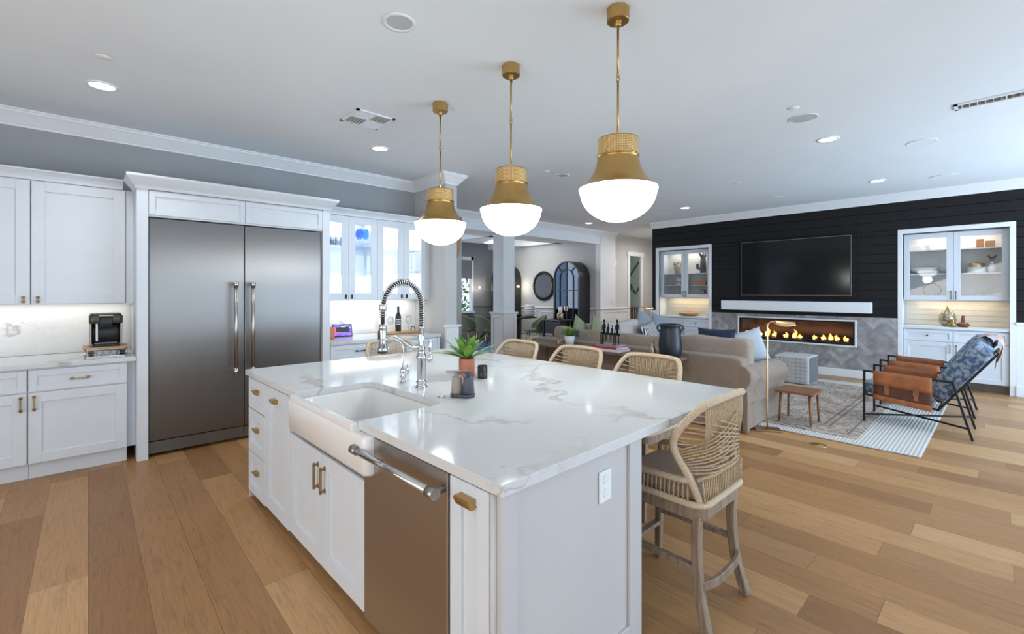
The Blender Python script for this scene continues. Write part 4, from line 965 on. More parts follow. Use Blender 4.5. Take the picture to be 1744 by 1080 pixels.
for x, y, a, l in ((2.80, 3.13, 90, 'woven rope counter stool on the long side of the island, farthest from the camera'), (2.83, 2.44, 90, 'woven rope counter stool at the middle of the island long side, under the books'),
                   (2.83, 1.77, 90, 'woven rope counter stool on the island long side in front of the blue-black vase'), (2.14, 3.84, 180, 'woven rope counter stool at the far end of the island, behind the faucets')):
    dup(stool, (x, y, 0), math.radians(a), l)

# ------------------------------------------------------------------ pendant lamps
t = thing('pendant_lamp', 'brass and opal glass pendant above the island, nearest to the camera', 'pendant lamp', (2.157, 1.459, 3.048), 0, 'brass pendants over the island')
MB().prism([(.063*math.cos(2*PI*k/10), .063*math.sin(2*PI*k/10)) for k in range(10)], -.072, 0, 'z').lathe([(.02, -.072), (.018, -.09), (.014, -.10), (0, -.10)]).build('canopy', 'brass', t, .003, world=False)
b = MB(); b.tube([(0, 0, -.10), (0, 0, -.36)], .0062, 10); b.tube([(0, 0, -.40), (0, 0, -.715)], .0062, 10)
for z, u in ((-.105, 0), (-.372, 0), (-.390, 1), (-.722, 0)):
    b.tube([(.0105*math.cos(a*PI/6)*(u == 0), .0105*math.cos(a*PI/6)*(u == 1), z+.014*math.sin(a*PI/6)) for a in range(12)], .0028, 6, True)
b.build('rod', 'brass', t, world=False)
MB().lathe([(.03, -.722), (.108, -.724), (.110, -.726), (.110, -.732)], n=40).build('collar_top', 'brass', t, world=False)
MB().lathe([(.110, -.730), (.111, -.818)], n=48).build('mesh_collar', 'mesh', t, world=False)
MB().lathe([(.110, -.816), (.116, -.817), (.116, -.824), (.110, -.826), (.113, -.84), (.119, -.865), (.130, -.90), (.149, -.935), (.174, -.965), (.198, -.985), (.211, -.994), (.213, -1.0), (.211, -1.004), (.195, -1.0)], n=56).build('bell', 'brass', t, world=False)
b = MB()
for k in range(3):
    a = 2*PI*k/3+.5; b.tube([(.112*math.cos(a), .112*math.sin(a), -.821), (.124*math.cos(a), .124*math.sin(a), -.821)], .0045, 8)
b.build('thumb_screws', 'brass', t, world=False)
MB().lathe([(.2135, -.9985), (.2145, -1.004), (.2135, -1.012)]+[(.208*math.cos(a), -1.012-.172*math.sin(a)) for a in [PI/2*k/14 for k in range(1, 15)]][:-1]+[(0, -1.184)], n=56).build('glass_bowl', 'globe', t, world=False)
pend = t
for x, y, l in ((2.157, 2.334, 'brass and opal glass pendant above the island, middle one of the three'), (2.157, 3.204, 'brass and opal glass pendant above the island, farthest from the camera')): dup(pend, (x, y, 3.048), 0, l)
for y in (1.459, 2.334, 3.204): light('pendant_fill', 'POINT', (2.157, y, 1.80), 5, (.95, 1, .98), .10)  # helper lamps below the globes, adding to the glow of the glass

# ------------------------------------------------------------------ ceiling fittings
def downlight(x, y, label, lit=True):
    t = thing('recessed_downlight', label, 'ceiling light', (x, y, CZ), 0, 'recessed ceiling lights')
    MB().lathe([(.098, -.001), (.098, -.006), (.078, -.008), (.074, -.002)], n=32).build('trim_ring', 'trim', t, world=False)
    MB().lathe([(.076, -.004), (0, -.004)] if lit else [(.076, -.003), (.05, -.0025), (0, -.002)], n=32).build('lens', 'lamp' if lit else 'grille', t, world=False)
    if lit: light('downlight_beam', 'SPOT', (x, y, CZ-.03), 18, (.93, .97, 1), .06, spot_size=2.2, spot_blend=.8)
for x, y, l in ((.079, 4.687, 'lit recessed light near the kitchen crown, above the left counter'), (2.353, 4.672, 'lit recessed light near the crown, behind the far pendant'),
                (5.598, 1.237, 'lit recessed light beside the large round speaker, over the rug'), (8.226, 1.227, 'lit recessed light in front of the black wall, above the right niche'),
                (8.241, 4.084, 'lit recessed light in front of the black wall, above the left niche'), (8.462, 6.51, 'lit recessed light near the dining room beam')): downlight(x, y, l)
downlight(1.332, 2.402, 'unlit recessed light nearest the camera, above the sink', False)
downlight(4.72, 4.077, 'unlit recessed light between the middle and near pendants', False)
for x, y, r, l in ((4.751, 1.238, .115, 'round grey ceiling speaker beside the sprinkler cap, right of the near pendant'), (6.433, .589, .125, 'round ceiling speaker halfway to the right ceiling vent'),
                (8.56, .556, .14, 'round ceiling speaker close to the black wall, above the right niche'), (8.487, 4.65, .125, 'round ceiling speaker close to the crown above the left niche'), (8.46, 2.627, .125, 'round ceiling speaker close to the crown above the television')):
    t = thing('ceiling_speaker', l, 'speaker', (x, y, CZ), 0, 'round ceiling speakers')
    MB().lathe([(r, -.001), (r, -.005), (r-.008, -.006), (r-.01, -.003)], n=32).build('rim', 'trim', t, world=False); MB().lathe([(r-.009, -.004), (0, -.0045)], n=32).build('grille', 'grille' if r < .12 else 'ceil', t, world=False)
for x, y, l in ((.075, 4.106, 'small white sprinkler cap above the left kitchen counter'), (4.433, 1.226, 'small white sprinkler cap beside the grey speaker'), (4.405, 4.079, 'small white sprinkler cap left of the unlit recessed light'), (6.917, 2.635, 'small white sprinkler cap in the middle of the living room ceiling')):
    lathe_thing('sprinkler_cap', [(0, -.008), (.036, -.008), (.042, -.005), (.042, -.001)], 'trim', l, 'sprinkler', (x, y, CZ), 'sprinkler caps')
def vent(x, y, lx, ly, label, dirs):
    t = thing('ceiling_vent', label, 'vent', (x, y, CZ))
    b = MB(); 
    for q in ((-lx/2, lx/2, -ly/2, -ly/2+.025), (-lx/2, lx/2, ly/2-.025, ly/2), (-lx/2, -lx/2+.025, -ly/2, ly/2), (lx/2-.025, lx/2, -ly/2, ly/2)): b.box(*q, -.012, -.001)
    b.build('frame', 'trim', t, world=False); bx(-lx/2+.02, lx/2-.02, -ly/2+.02, ly/2-.02, -.003, -.001).build('duct', 'dkick', t, world=False)
    b = MB()
    for (x0, x1, y0, y1, ax) in dirs:
        n = 6
        for k in range(n):
            if ax == 'x': u = y0+(y1-y0)*(k+.5)/n; b.bar((x0, u, -.009), (x1, u, -.009), (y1-y0)/n*.55, .002)
            else: u = x0+(x1-x0)*(k+.5)/n; b.bar((u, y0, -.009), (u, y1, -.009), (x1-x0)/n*.55, .002)
        b.box(x0, x1, y0-.008, y0, -.011, -.004); b.box(x0-.008, x0, y0, y1, -.011, -.004)
    b.build('louvers', 'trim', t, world=False)
vent(1.87, 3.95, .36, .36, 'square white ceiling vent left of the far pendant rod', ((-.155, 0, -.155, 0, 'x'), (0, .155, -.155, 0, 'y'), (-.155, 0, 0, .155, 'y'), (0, .155, 0, .155, 'x')))
vent(5.42, -.02, .16, .62, 'long white ceiling vent at the right edge of the photo', ((-.055, .055, -.285, 0, 'x'), (-.055, .055, .01, .285, 'x')))
vent(8.9, 7.9, .5, .9, 'large grey return vent in the dining room ceiling', ((-.22, .22, -.42, .42, 'x'),))

# ================================================================== living room
struct_rug = None
# rugs
b = MB(); b.box(5.40, 9.0, .50, 4.6, .001, .012)
solo(b, 'braided_rug', 'jute', 'large white braided rug under the faded patterned rug', 'rug', (5.40, .50, 0), bev=.004)
solo(bx(5.57, 8.67, .985, 3.985, .0125, .020), 'patterned_rug', 'rug', 'faded brown oriental rug lying on the white braided rug', 'rug', (5.57, .985, .0125), bev=.003)
# sectional sofa: back towards the island, return along the hall side
t = thing('sectional_sofa', 'beige slipcovered sectional sofa with its back to the island', 'sofa', (5.6, 3.3, 0))
def soft(name, m, c, d, e=.28, par=None, warp=None, nu=36, nv=18): return MB().blob(c, d, e, e, nu, nv, warp).build(name, m, par if par is not None else t)
b = MB(); rr = random.Random(8)
def skirt(pts, z1, z0=.02, fl=.02):
    n_ = len(pts)
    def fn(u, v):
        k = u*(n_-1); i = min(n_-2, int(k)); p = Vector(pts[i]).lerp(Vector(pts[i+1]), k-i)
        dd = (Vector(pts[i+1])-Vector(pts[i])).normalized(); nn = Vector((dd.y, -dd.x)); w_ = fl*(1-v)*(1+.5*math.sin(k*9))
        return (p.x+nn.x*w_, p.y+nn.y*w_, z0+(z1-z0)*v)
    return fn
b.box(5.02, 6.22, 1.90, 4.95, .10, .42); b.box(6.22, 8.2, 3.95, 4.95, .10, .42); b.build('base', 'sofa', t, .03, seg=3)
for nm, pts in (('back_skirt', [(5.0, 4.96), (5.0, 1.86)]), ('side_skirt', [(5.0, 1.86), (6.25, 1.86)]), ('front_skirt', [(6.25, 1.88), (6.25, 3.93), (8.22, 3.93)])):
    MB().grid(skirt([(p[0], p[1]) for p in pts], .42), 60, 3).build(nm, 'sofa', t)
for v_ in (0,):
    b = MB(); b.prism([(5.0, 1.862), (4.985, 1.80), (5.02, 1.79), (5.05, 1.862)], .015, .43, 'z'); b.build('corner_pleat', 'sofa', t, .006)
soft('sofa_back', 'sofa', (5.11, 3.41, .535), (.24, 3.10, .49), .13, nu=48)
soft('sofa_back', 'sofa', (6.65, 4.86, .54), (3.15, .22, .42), .13, nu=48)
# rolled arm
arm = [(5.02+u, 0) for u in (0,)]
b = MB(); prof = [(1.83, .30), (1.835, .45), (1.80, .50), (1.775, .56), (1.785, .63), (1.83, .685), (1.90, .705), (1.98, .69), (2.03, .64), (2.05, .56), (2.05, .30)]
n_ = 16; rows = []
for i in range(n_+1):
    x = 5.0+(6.30-5.0)*i/n_; e = 1-.0*(i == 0); k = .86 if i in (n_,) else (.97 if i == n_-1 else 1); dz = -.055*(i/n_)
    rows.append([b.V((x, 1.93+(y-1.93)*k, .30+(z-.30)*k+dz)) for y, z in prof])
for p, q in zip(rows, rows[1:]):
    for j in range(len(prof)-1): b.F((p[j], p[j+1], q[j+1], q[j]), True)
b.F(rows[-1]); b.F(rows[0][::-1]); b.build('rolled_arm', 'sofa', t)
bx(5.06, 6.24, 1.875, 2.05, .12, .42).build('arm_side', 'sofa', t, .02)
b = MB(); b.tube(spline([(6.0, 1.84, .47), (6.02, 1.79, .53), (6.03, 1.80, .59), (6.03, 1.86, .64), (6.03, 1.95, .655), (6.03, 2.02, .62)], 5), .006, 6)
b.build('arm_piping', 'sofa', t); soft('rolled_arm', 'sofa', (8.12, 4.4, .47), (.20, 1.0, .30), .35)
for y in (2.40, 3.06): soft('seat_cushion', 'cush', (5.72, y, .49), (1.0, .64, .17), .22)
soft('seat_cushion', 'cush', (5.72, 3.72, .49), (1.0, .64, .17), .22)
for x in (6.55, 7.55): soft('seat_cushion', 'cush', (x, 4.33, .49), (.98, .80, .17), .22)
sag = lambda k: (lambda x, y, z: (x+.10*(z/.25)*abs(z), y, z-(.05+.02*k)*math.cos(y*5.0)*(z > 0)+.03*math.sin(y*9+k)))
for k, (y, w_, h_) in enumerate(((2.34, .92, .46), (3.34, .92, .40), (4.28, .90, .44))):
    soft('back_cushion', 'cushm', (5.34, y, .70+h_*.08-.02), (.22, w_, h_), .30, warp=(lambda x, y_, z, k=k: (x+.12*z, y_, z+(.0 if z < 0 else -.035*k*math.cos(y_*6)*.5+.012*math.sin(y_*11+k)))))
for k, x in enumerate((6.35, 7.32)):
    soft('back_cushion', 'cush', (x, 4.66, .73), (.96, .22, .44), .32, warp=(lambda x_, y, z, k=k: (x_, y+.10*z, z+.015*math.sin(x_*9+k))))
# throw pillows
def pil(label, m, loc, w_, h_, th, yaw, tilt, cat='pillow', group='throw pillows on the sofa', roll=0):
    T = Matrix.Rotation(yaw, 4, 'Z') @ Matrix.Rotation(tilt, 4, 'X') @ Matrix.Rotation(roll, 4, 'Y')
    o = MB().pillow(w_, h_, th, T).build('throw_pillow', m, None, world=False); o.location = loc; o.rotation_euler = (0, 0, 0)
    return tag(o, label, cat, group)
pil('throw pillow with blue daylight tinted into its fabric, propped behind the rolled sofa arm, behind the brass lamp pole', 'pillowb', (6.04, 2.20, .765), .47, .44, .19, math.radians(-58), math.radians(-14), roll=math.radians(-16))  # blue of the daylight is put into the pillow colour
pil('white throw pillow with a navy edge just showing over the sofa back', 'navy', (5.86, 2.50, .80), .46, .42, .14, math.radians(-80), math.radians(-14))
pil('black and white dashed throw pillow on the far side of the sofa', 'dash', (7.52, 4.40, .715), .62, .36, .16, math.radians(8), math.radians(-16), roll=math.radians(-6))
pil('slate grey throw pillow leaning at the right end of the sofa return', 'pillowd', (7.98, 4.42, .76), .52, .52, .17, math.radians(-38), math.radians(-14), roll=math.radians(20))
pil('dark grey throw pillow behind the dashed pillow', 'pillowd', (7.66, 4.58, .86), .55, .44, .15, math.radians(4), math.radians(-10), roll=math.radians(24))
pil('sage green throw pillow in the sofa corner, in front', 'green', (5.98, 4.42, .80), .46, .46, .15, math.radians(14), math.radians(-12), roll=math.radians(38))
pil('olive green throw pillow in the sofa corner, half behind the potted succulent', 'green', (5.76, 4.60, .82), .44, .44, .15, math.radians(10), math.radians(-8), roll=math.radians(30))
# console table and what stands on it
t = thing('console_table', 'long grey-brown wooden console table behind the sofa', 'table', (4.80, 3.6, 0))
MB().prism(rrect(4.62, 4.965, 2.40, 4.76, .10, 8), .715, .74, 'z').build('tabletop', 'console', t, .003)
for y in (2.62, 4.54):
    for x in (4.68, 4.90): bx(x-.02, x+.02, y-.02, y+.02, 0, .715).build('leg', 'console', t, .003)
bx(4.67, 4.91, 2.6, 4.56, .12, .14).build('lower_shelf', 'console', t, .003)
t = thing('two_handled_vase', 'tall blue-black vase with two small handles on the console table', 'vase', (4.80, 2.555, .741))
MB().lathe([(0, 0), (.098, 0), (.112, .012), (.122, .06), (.127, .11), (.124, .17), (.115, .25), (.107, .31), (.106, .33), (.113, .352), (.118, .366), (.113, .37), (.104, .362), (.098, .33), (0, .30)], n=44).build('body', 'vase', t, world=False)
for a in (-47, 133):
    c, s = math.cos(math.radians(a)), math.sin(math.radians(a))
    MB().tube([((.112+.030*math.sin(q))*c, (.112+.030*math.sin(q))*s, .325+.034*math.cos(q)) for q in [PI*k/12 for k in range(13)]], .0085, 8).build('handle', 'vase', t, world=False)
solo(MB().prism(rrect(4.66, 4.95, 2.42, 2.54, .05, 6), .7405, .7408, 'z'), 'felt_coaster', 'slate', 'thin grey coaster under the blue-black vase', 'coaster') if 0 else None
bt = solo(MB().lathe([(0, 0), (.034, 0), (.036, .01), (.034, .075), (.024, .11), (.012, .125), (.011, .165), (.013, .168), (0, .169)], (4.76, 2.75, .741), 18), 'small_bottle', 'mercury', 'small pale bottle with a dark neck left of the blue-black vase', 'bottle', (4.76, 2.75, .741))
potted('potted_succulent', 'spiky green succulent in a white pot on the console table', 'plant', (4.80, 4.02, .741), .074, .135, 'white', 40, 'leafl', .20, .015, 9, .72)
b = MB()
for k in range(46):
    a = k*2.4; rr_ = .05*math.sqrt((k % 23)/23); b.blob((4.87+rr_*math.cos(a), 3.97+rr_*math.sin(a), .90+.035*math.sin(k)), (.022, .022, .022), 1, 1, 7, 5)
t = bpy.data.objects['potted_succulent']
b.build('berries', 'slate', t)
t = thing('copper_lantern', 'small square copper candle holder beside the white succulent pot', 'candle holder', (4.79, 4.20, .741))
b = MB()
for q in ((-.032, -.025), (.025, .032)):
    for w_ in ((-.032, -.025), (.025, .032)): b.box(*q, *w_, 0, .10)
b.box(-.032, .032, -.032, .032, 0, .008); b.box(-.032, .032, -.032, .032, .094, .10); b.build('frame', 'copper', t, .002, world=False)
MB().lathe([(0, .008), (.02, .008), (.02, .06), (0, .062)], n=16).build('candle', 'white', t, world=False)
def book(z, h, w_, d_, m, label, rz, c=(4.78, 3.34)):
    t = thing('book', label, 'book', (c[0], c[1], z), math.radians(rz), 'books stacked on the console table')
    b = MB(); b.box(-w_/2, w_/2, -d_/2, d_/2, 0, .003); b.box(-w_/2, w_/2, -d_/2, d_/2, h-.003, h); b.box(-w_/2, -w_/2+.004, -d_/2, d_/2, .003, h-.003); b.build('cover', m, t, .001, world=False)
    bx(-w_/2+.004, w_/2-.006, -d_/2+.005, d_/2-.005, .003, h-.003).build('pages', 'paper', t, world=False)
book(.7412, .030, .27, .40, 'paper', 'white book at the bottom of the console table stack', 4)
book(.7714, .028, .25, .36, 'red', 'red book in the middle of the console table stack', -2)
book(.7996, .018, .24, .30, 'bgrey', 'grey book on top of the console table stack', 6)
# four seated bronze figures on a bench
b = MB(); fx, fy, fz = 4.78, 3.34, .818
b.bar((fx, fy-.10, fz+.078), (fx, fy+.10, fz+.078), .012); b.tube([(fx, fy-.09, fz), (fx, fy-.09, fz+.078)], .004, 6); b.tube([(fx, fy+.09, fz), (fx, fy+.09, fz+.078)], .004, 6)
for y, s in ((.075, 1.0), (.028, .72), (-.018, .6), (-.075, 1.05)):
    z0 = fz+.084; y = fy+y
    b.tube(spline([(fx, y, z0), (fx-.002, y, z0+.035*s), (fx, y, z0+.062*s), (fx, y, z0+.078*s)], 3), [.011*s]*5+[.012*s]*3+[.006*s]*2, 8)
    b.blob((fx, y, z0+.092*s), (.021*s, .019*s, .026*s), 1, 1, 10, 8)
    for sg in (-1, 1):
        b.tube([(fx, y+sg*.006*s, z0+.002), (fx-.034*s, y+sg*.009*s, z0+.004), (fx-.036*s, y+sg*.009*s, z0-.05*s), (fx-.038*s, y+sg*.009*s, max(fz+.003, z0-.08*s)), (fx-.052*s, y+sg*.009*s, max(fz+.002, z0-.082*s))], [.006*s, .0055*s, .005*s, .004*s, .004*s], 6)
        b.tube([(fx, y+sg*.013*s, z0+.064*s), (fx-.004, y+sg*.018*s, z0+.036*s), (fx-.024*s, y+sg*.010*s, z0+.012*s)], [.005*s, .0042*s, .003*s], 6)
b.v = [(fx+(x-fx)*1.55, fy+(y-fy)*1.3, fz+(z-fz)*1.62) for x, y, z in b.v]
solo(b, 'figure_sculpture', 'iron', 'dark bronze sculpture of four seated figures on the stack of books', 'sculpture', (fx, fy, fz))
# floor lamps
def pharmacy_lamp(name, label, loc, h, dr, headlen):
    t = thing(name, label, 'floor lamp', loc, 0, 'brass floor lamps'); d = Vector((math.cos(dr), math.sin(dr), 0)); sd = Vector((-d.y, d.x, 0))
    b = MB(); b.T = Matrix.Rotation(dr, 4, 'Z'); b.box(-.125, .125, -.075, .075, .0, .020); b.build('base', 'bronze', t, .004, world=False)
    top = h
    pth = spline([Vector((0, 0, .02)), Vector((0, 0, top-.12)), Vector((0, 0, top-.05)), d*.02+Vector((0, 0, top-.012)), d*.055+Vector((0, 0, top)), d*.10+Vector((0, 0, top-.002))], 6)
    MB().tube(pth, .0075, 10).build('pole', 'gold', t, world=False)
    b = MB()                                                # tent-shaped metal head
    def fn(u, v):
        a = -1+2*v; L_ = headlen*u; k = .55+.45*math.sin(PI*min(1, .15+u)*.9)
        return tuple(d*(.07+L_)+sd*(a*.055*k)+Vector((0, 0, top+.016-.016*u-abs(a)**1.6*.055*k)))
    b.grid(fn, 12, 12)
    o = b.build('lamp_head', 'gold', t, world=False); m_ = o.modifiers.new('thick', 'SOLIDIFY'); m_.thickness = .003
    MB().tube([tuple(d*(.10)+Vector((0, 0, top-.012))), tuple(d*(.16)+Vector((0, 0, top-.018)))], .016, 12).build('bulb', 'white', t, world=False)
    return t
pharmacy_lamp('floor_lamp', 'slim brass floor lamp with a bent head standing by the sofa arm', (5.30, 1.715, 0), 1.155, math.radians(-58), .19)
pharmacy_lamp('floor_lamp', 'brass floor lamp behind the sofa beside the left niche', (8.50, 5.20, 0), 1.15, math.radians(-50), .20)
# side table
t = thing('side_table', 'small walnut side table with thin tapered legs on the rugs', 'table', (5.86, 1.57, .021))
b = MB(); b.prism(rrect(5.66, 6.05, 1.375, 1.765, .02, 3), .352, .376, 'z'); b.build('tabletop', 'walnut', t, .004)
for x, y in ((5.70, 1.72), (5.706, 1.416), (6.0, 1.41), (6.01, 1.72)): MB().tube([(x+(.012 if x < 5.8 else -.012), y+(.012 if y < 1.5 else -.012), .352), (x, y, .0205)], [.015, .0105], 10).build('leg', 'walnut', t)
# ottoman
solo(MB().blob((8.44, 2.30, .2375), (.56, .50, .432), .12, .14, 48, 24), 'checked_ottoman', 'grid', 'cube ottoman covered in white and black windowpane check', 'ottoman', (8.44, 2.30, .021))
# lounge chairs
t = thing('lounge_chair', 'black framed leather sling lounge chair nearest to the camera', 'chair', (6.69, .64, 0), 0, 'leather sling lounge chairs')
W2 = .292
for sx in (-1, 1):
    x = sx*W2
    MB().bar((x, .43, .0205), (x, .43, .597), .021).build('leg', 'black', t, .002, world=False)
    MB().bar((x, -.285, .56), (x, -.43, 0), .021).build('leg', 'black', t, .002, world=False)
    MB().bar((x, .43, .588), (x, -.29, .556), .021).build('arm_bar', 'black', t, .002, world=False)
b = MB()
for sx in (-1, 1):
    x = sx*(W2-.022); b.bar((x, .43, .325), (x, -.18, .255), .021); b.bar((x, -.18, .255), (x, -.60, .875), .021)
    b.bar((sx*W2, .43, .10), (-sx*W2, -.41, .11 if sx > 0 else .125), .018)
for y, z in ((.43, .325), (-.18, .255), (-.60, .875), (-.30, .43)): b.bar((-W2, y, z), (W2, y, z), .021)
b.build('seat_frame', 'black', t, .002, world=False)
for sx in (-1, 1):
    x = sx*W2; n_ = 12
    def lp(u, v, s_=sx):                                    # leather sleeve: over the arm bar and down to the seat rail
        y = .345-.48*u; zt = .588-.032*((.43-y)/.72)+.014; zb = .325-.07*((.43-y)/.61)-.012
        return (s_*(W2+.014+.004*math.sin(v*PI)), y, zt+(zb-zt)*v)
    o = MB().grid(lp, 10, 8).build('leather_sling', 'leatherd', t, world=False); m_ = o.modifiers.new('thick', 'SOLIDIFY'); m_.thickness = .004
    def lf(u, v, s_=sx):
        p = lp(u, v*.50); return (p[0]+s_*.006, p[1], p[2]+.002)
    o = MB().grid(lf, 10, 4).build('leather_flap', 'leather', t, world=False); m_ = o.modifiers.new('thick', 'SOLIDIFY'); m_.thickness = .004
    def lb(u, v, s_=sx):
        p = lp(u, .86+v*.18); return (p[0]+s_*.006, p[1], p[2]-.004)
    o = MB().grid(lb, 10, 3).build('leather_hem', 'leather', t, world=False); m_ = o.modifiers.new('thick', 'SOLIDIFY'); m_.thickness = .004
    b = MB()
    def li(u, v, s_=sx):
        p = lp(u, v*.9); return (s_*(W2-.014), p[1], p[2])
    o = MB().grid(li, 10, 6).build('leather_lining', 'leather', t, world=False); m_ = o.modifiers.new('thick', 'SOLIDIFY'); m_.thickness = .004
    for u in (.24, .74):
        p, q = Vector(lp(u, .44)), Vector(lp(u, .80)); k = sx*.013
        MB().box(p.x+k-.003, p.x+k+.003, p.y-.018, p.y+.018, q.z, p.z).build('strap', 'leather', t, .002, world=False)
        b = MB(); zc = (p.z*.72+q.z*.28); b.tube([(p.x+k+sx*.005, p.y+.021*c_, zc+.028*s_) for c_, s_ in ((1, 1), (-1, 1), (-1, -1), (1, -1))], .0038, 6, True, sm=False)
        b.build('buckle', 'chrome', t, world=False)
o = MB().blob((0, 0, 0), (.53, .60, .12), .3, .25, 36, 16).build('seat_cushion', 'denim', t, world=False)
TT = Matrix.Translation((0, .15, .365)) @ Matrix.Rotation(math.radians(6), 4, 'X'); o.data.transform(TT)
o = MB().blob((0, 0, 0), (.53, .20, .70), .42, .36, 36, 16).build('back_cushion', 'denim', t, world=False)
TT = Matrix.Translation((0, -.33, .64)) @ Matrix.Rotation(math.radians(33), 4, 'X'); o.data.transform(TT)
lc = t
dup(lc, (7.83, .66, 0), 0, 'black framed leather sling lounge chair farther from the camera, behind the near one')
thr = spline([(-.43, .925), (-.53, .965), (-.615, .945), (-.655, .87), (-.64, .76), (-.60, .66)], 4); nt_ = len(thr)-1
o = MB(); o.grid(lambda u, v: (-.24+.48*u, thr[int(v*nt_)].x+.008*math.sin(u*19+v*4), thr[int(v*nt_)].y+.006*math.sin(u*25)) , 24, nt_)
for k in range(30): o.tube([(-.235+.47*k/29, thr[-1].x, thr[-1].y), (-.233+.47*k/29, thr[-1].x+.01, thr[-1].y-.07)], .004, 4)
o = o.build('throw_blanket', 'throw', None, world=False); o.location = (7.83, .66, 0); tag(o, 'rust and pink fringed throw hanging over the back of the farther lounge chair', 'blanket')
# brass floor outlet
t = thing('floor_outlet', 'round brass floor outlet cover in the oak floor near the rug corner', 'outlet', (5.15, 1.214, 0))
MB().lathe([(.072, .0005), (.072, .004), (.064, .006), (0, .006)], n=32).build('cover', 'gold', t, world=False); MB().lathe([(.05, .0062), (.048, .0085), (0, .0085)], n=28).build('lid', 'brass', t, world=False)

# niche decor, right niche
def bowl(name, r, h, m, label, loc, group=None, foot=.4):
    return lathe_thing(name, [(0, 0), (r*foot, 0), (r*.8, h*.5), (r, h), (r*.97, h), (r*.76, h*.52), (r*foot*.8, h*.12), (0, h*.1)], m, label, 'bowl', loc, group, 30)
bowl('footed_bowl', .055, .075, 'white', 'small white patterned bowl on the top shelf of the right niche', (9.86, .82, 2.132), foot=.6)
wb = bowl('wide_bowl', .125, .10, 'white', 'wide white shallow bowl on the middle shelf of the right niche', (9.86, .88, 1.757), foot=.25)
for v in wb.data.vertices: v.co.y *= 1.45
bowl('glass_dish', .08, .05, 'tglass', 'clear glass dish behind the wide white bowl', (9.86, .64, 1.757))
t = thing('wreath_hoop', 'thin black metal hoop decoration with white flowers on the lowest shelf', 'decoration', (9.86, .78, 1.386))
MB().tube([(9.86, .78+.105*math.cos(a*PI/20), 1.495+.105*math.sin(a*PI/20)) for a in range(40)], .004, 7, True).build('hoop', 'black', t)
b = MB(); rr = random.Random(4)
for k in range(22): b.blob((9.85+rr.uniform(-.02, .02), .80+rr.uniform(-.09, .09), 1.405+rr.uniform(-.018, .03)), (.024, .024, .02), 1, 1, 7, 5)
b.build('flowers', 'white', t)
lathe_thing('crystal_block', [(0, 0), (.035, 0), (.04, .06), (.01, .11), (0, .11)], 'glass', 'clear pointed crystal at the left of the lowest shelf in the right niche', 'crystal', (9.86, 1.02, 1.386), None, 6)
for y, w_, l in ((.245, .042, 'square amber glass candle holder, taller of the two on the top shelf'), (.14, .052, 'square amber glass candle holder, wider of the two on the top shelf')):
    t = thing('amber_holder', l, 'candle holder', (9.86, y, 2.132), 0, 'amber candle holders'); h_ = .13 if w_ < .05 else .10
    b = MB(); b.prism(rrect(-w_, w_, -w_, w_, .008, 3), 0, h_, 'z'); b.build('body', 'amber', t, .003, world=False)
    MB().prism(rrect(-w_*.7, w_*.7, -w_*.7, w_*.7, .006, 3), h_+.0002, h_+.004, 'z').build('rim', 'gold', t, world=False)
t = thing('lidded_box', 'round white box with a gold lid on the middle shelf of the right niche', 'box', (9.86, .285, 1.757))
MB().lathe([(0, 0), (.098, 0), (.1, .004), (.1, .085), (0, .086)], n=36).build('body', 'white', t, world=False); MB().lathe([(.094, .086), (.094, .14), (.08, .146), (.02, .148), (.012, .165), (0, .168)], n=36).build('lid', 'gold', t, world=False)
t = thing('bud_vase', 'slim white bud vase with dried stems beside the gold lidded box', 'vase', (9.86, .12, 1.757))
MB().lathe([(0, 0), (.035, 0), (.045, .04), (.04, .10), (.018, .15), (.02, .17), (.014, .17), (0, .13)], n=22).build('body', 'white', t, world=False)
b = MB()
for k in range(9): a = k*.7; b.tube([(0, 0, .15), (.025*math.cos(a), .04*math.sin(a), .22+.008*(k % 4))], .0022, 5); b.blob((.025*math.cos(a), .04*math.sin(a), .225+.008*(k % 4)), (.026, .026, .02), 1, 1, 7, 5)
b.build('dried_stems', 'brown', t, world=False)
g = lathe_thing('glass_votive', wall_prof([(0, 0), (.038, 0), (.045, .04), (.035, .075)]), 'glass', 'round clear glass votive on the lowest shelf, left of the pair', 'votive', (9.80, .255, 1.386)); dup(g, (9.80, .155, 1.386), 0, 'round clear glass votive on the lowest shelf, right of the pair')
solo(MB().prism([(.0, 1.386), (.30, 1.386), (.02, 1.47)], 9.91, 9.97, 'x'), 'sloping_dish', 'white', 'long sloping white dish on the lowest shelf of the right niche', 'dish', bev=.004)
lathe_thing('teardrop_vase', [(0, 0), (.055, 0), (.07, .01), (.098, .07), (.103, .12), (.09, .18), (.062, .235), (.033, .275), (.017, .30), (.015, .315), (0, .315)], 'mercury', 'large gold mercury-glass teardrop vase in the right niche', 'vase', (9.83, .60, .933), None, 36)
lathe_thing('squat_vase', [(0, 0), (.038, 0), (.052, .025), (.05, .05), (.026, .075), (.025, .10), (.034, .115), (0, .115)], 'bronze', 'small bronze squat vase in front of the teardrop vase', 'vase', (9.68, .535, .933), None, 28)
lathe_thing('long_neck_vase', [(0, 0), (.05, 0), (.075, .025), (.077, .04), (.055, .06), (.024, .075), (.019, .14), (.017, .165), (.023, .172), (0, .172)], 'brown', 'brown glass long-necked vase right of the teardrop vase', 'vase', (9.78, .425, .933), None, 32)
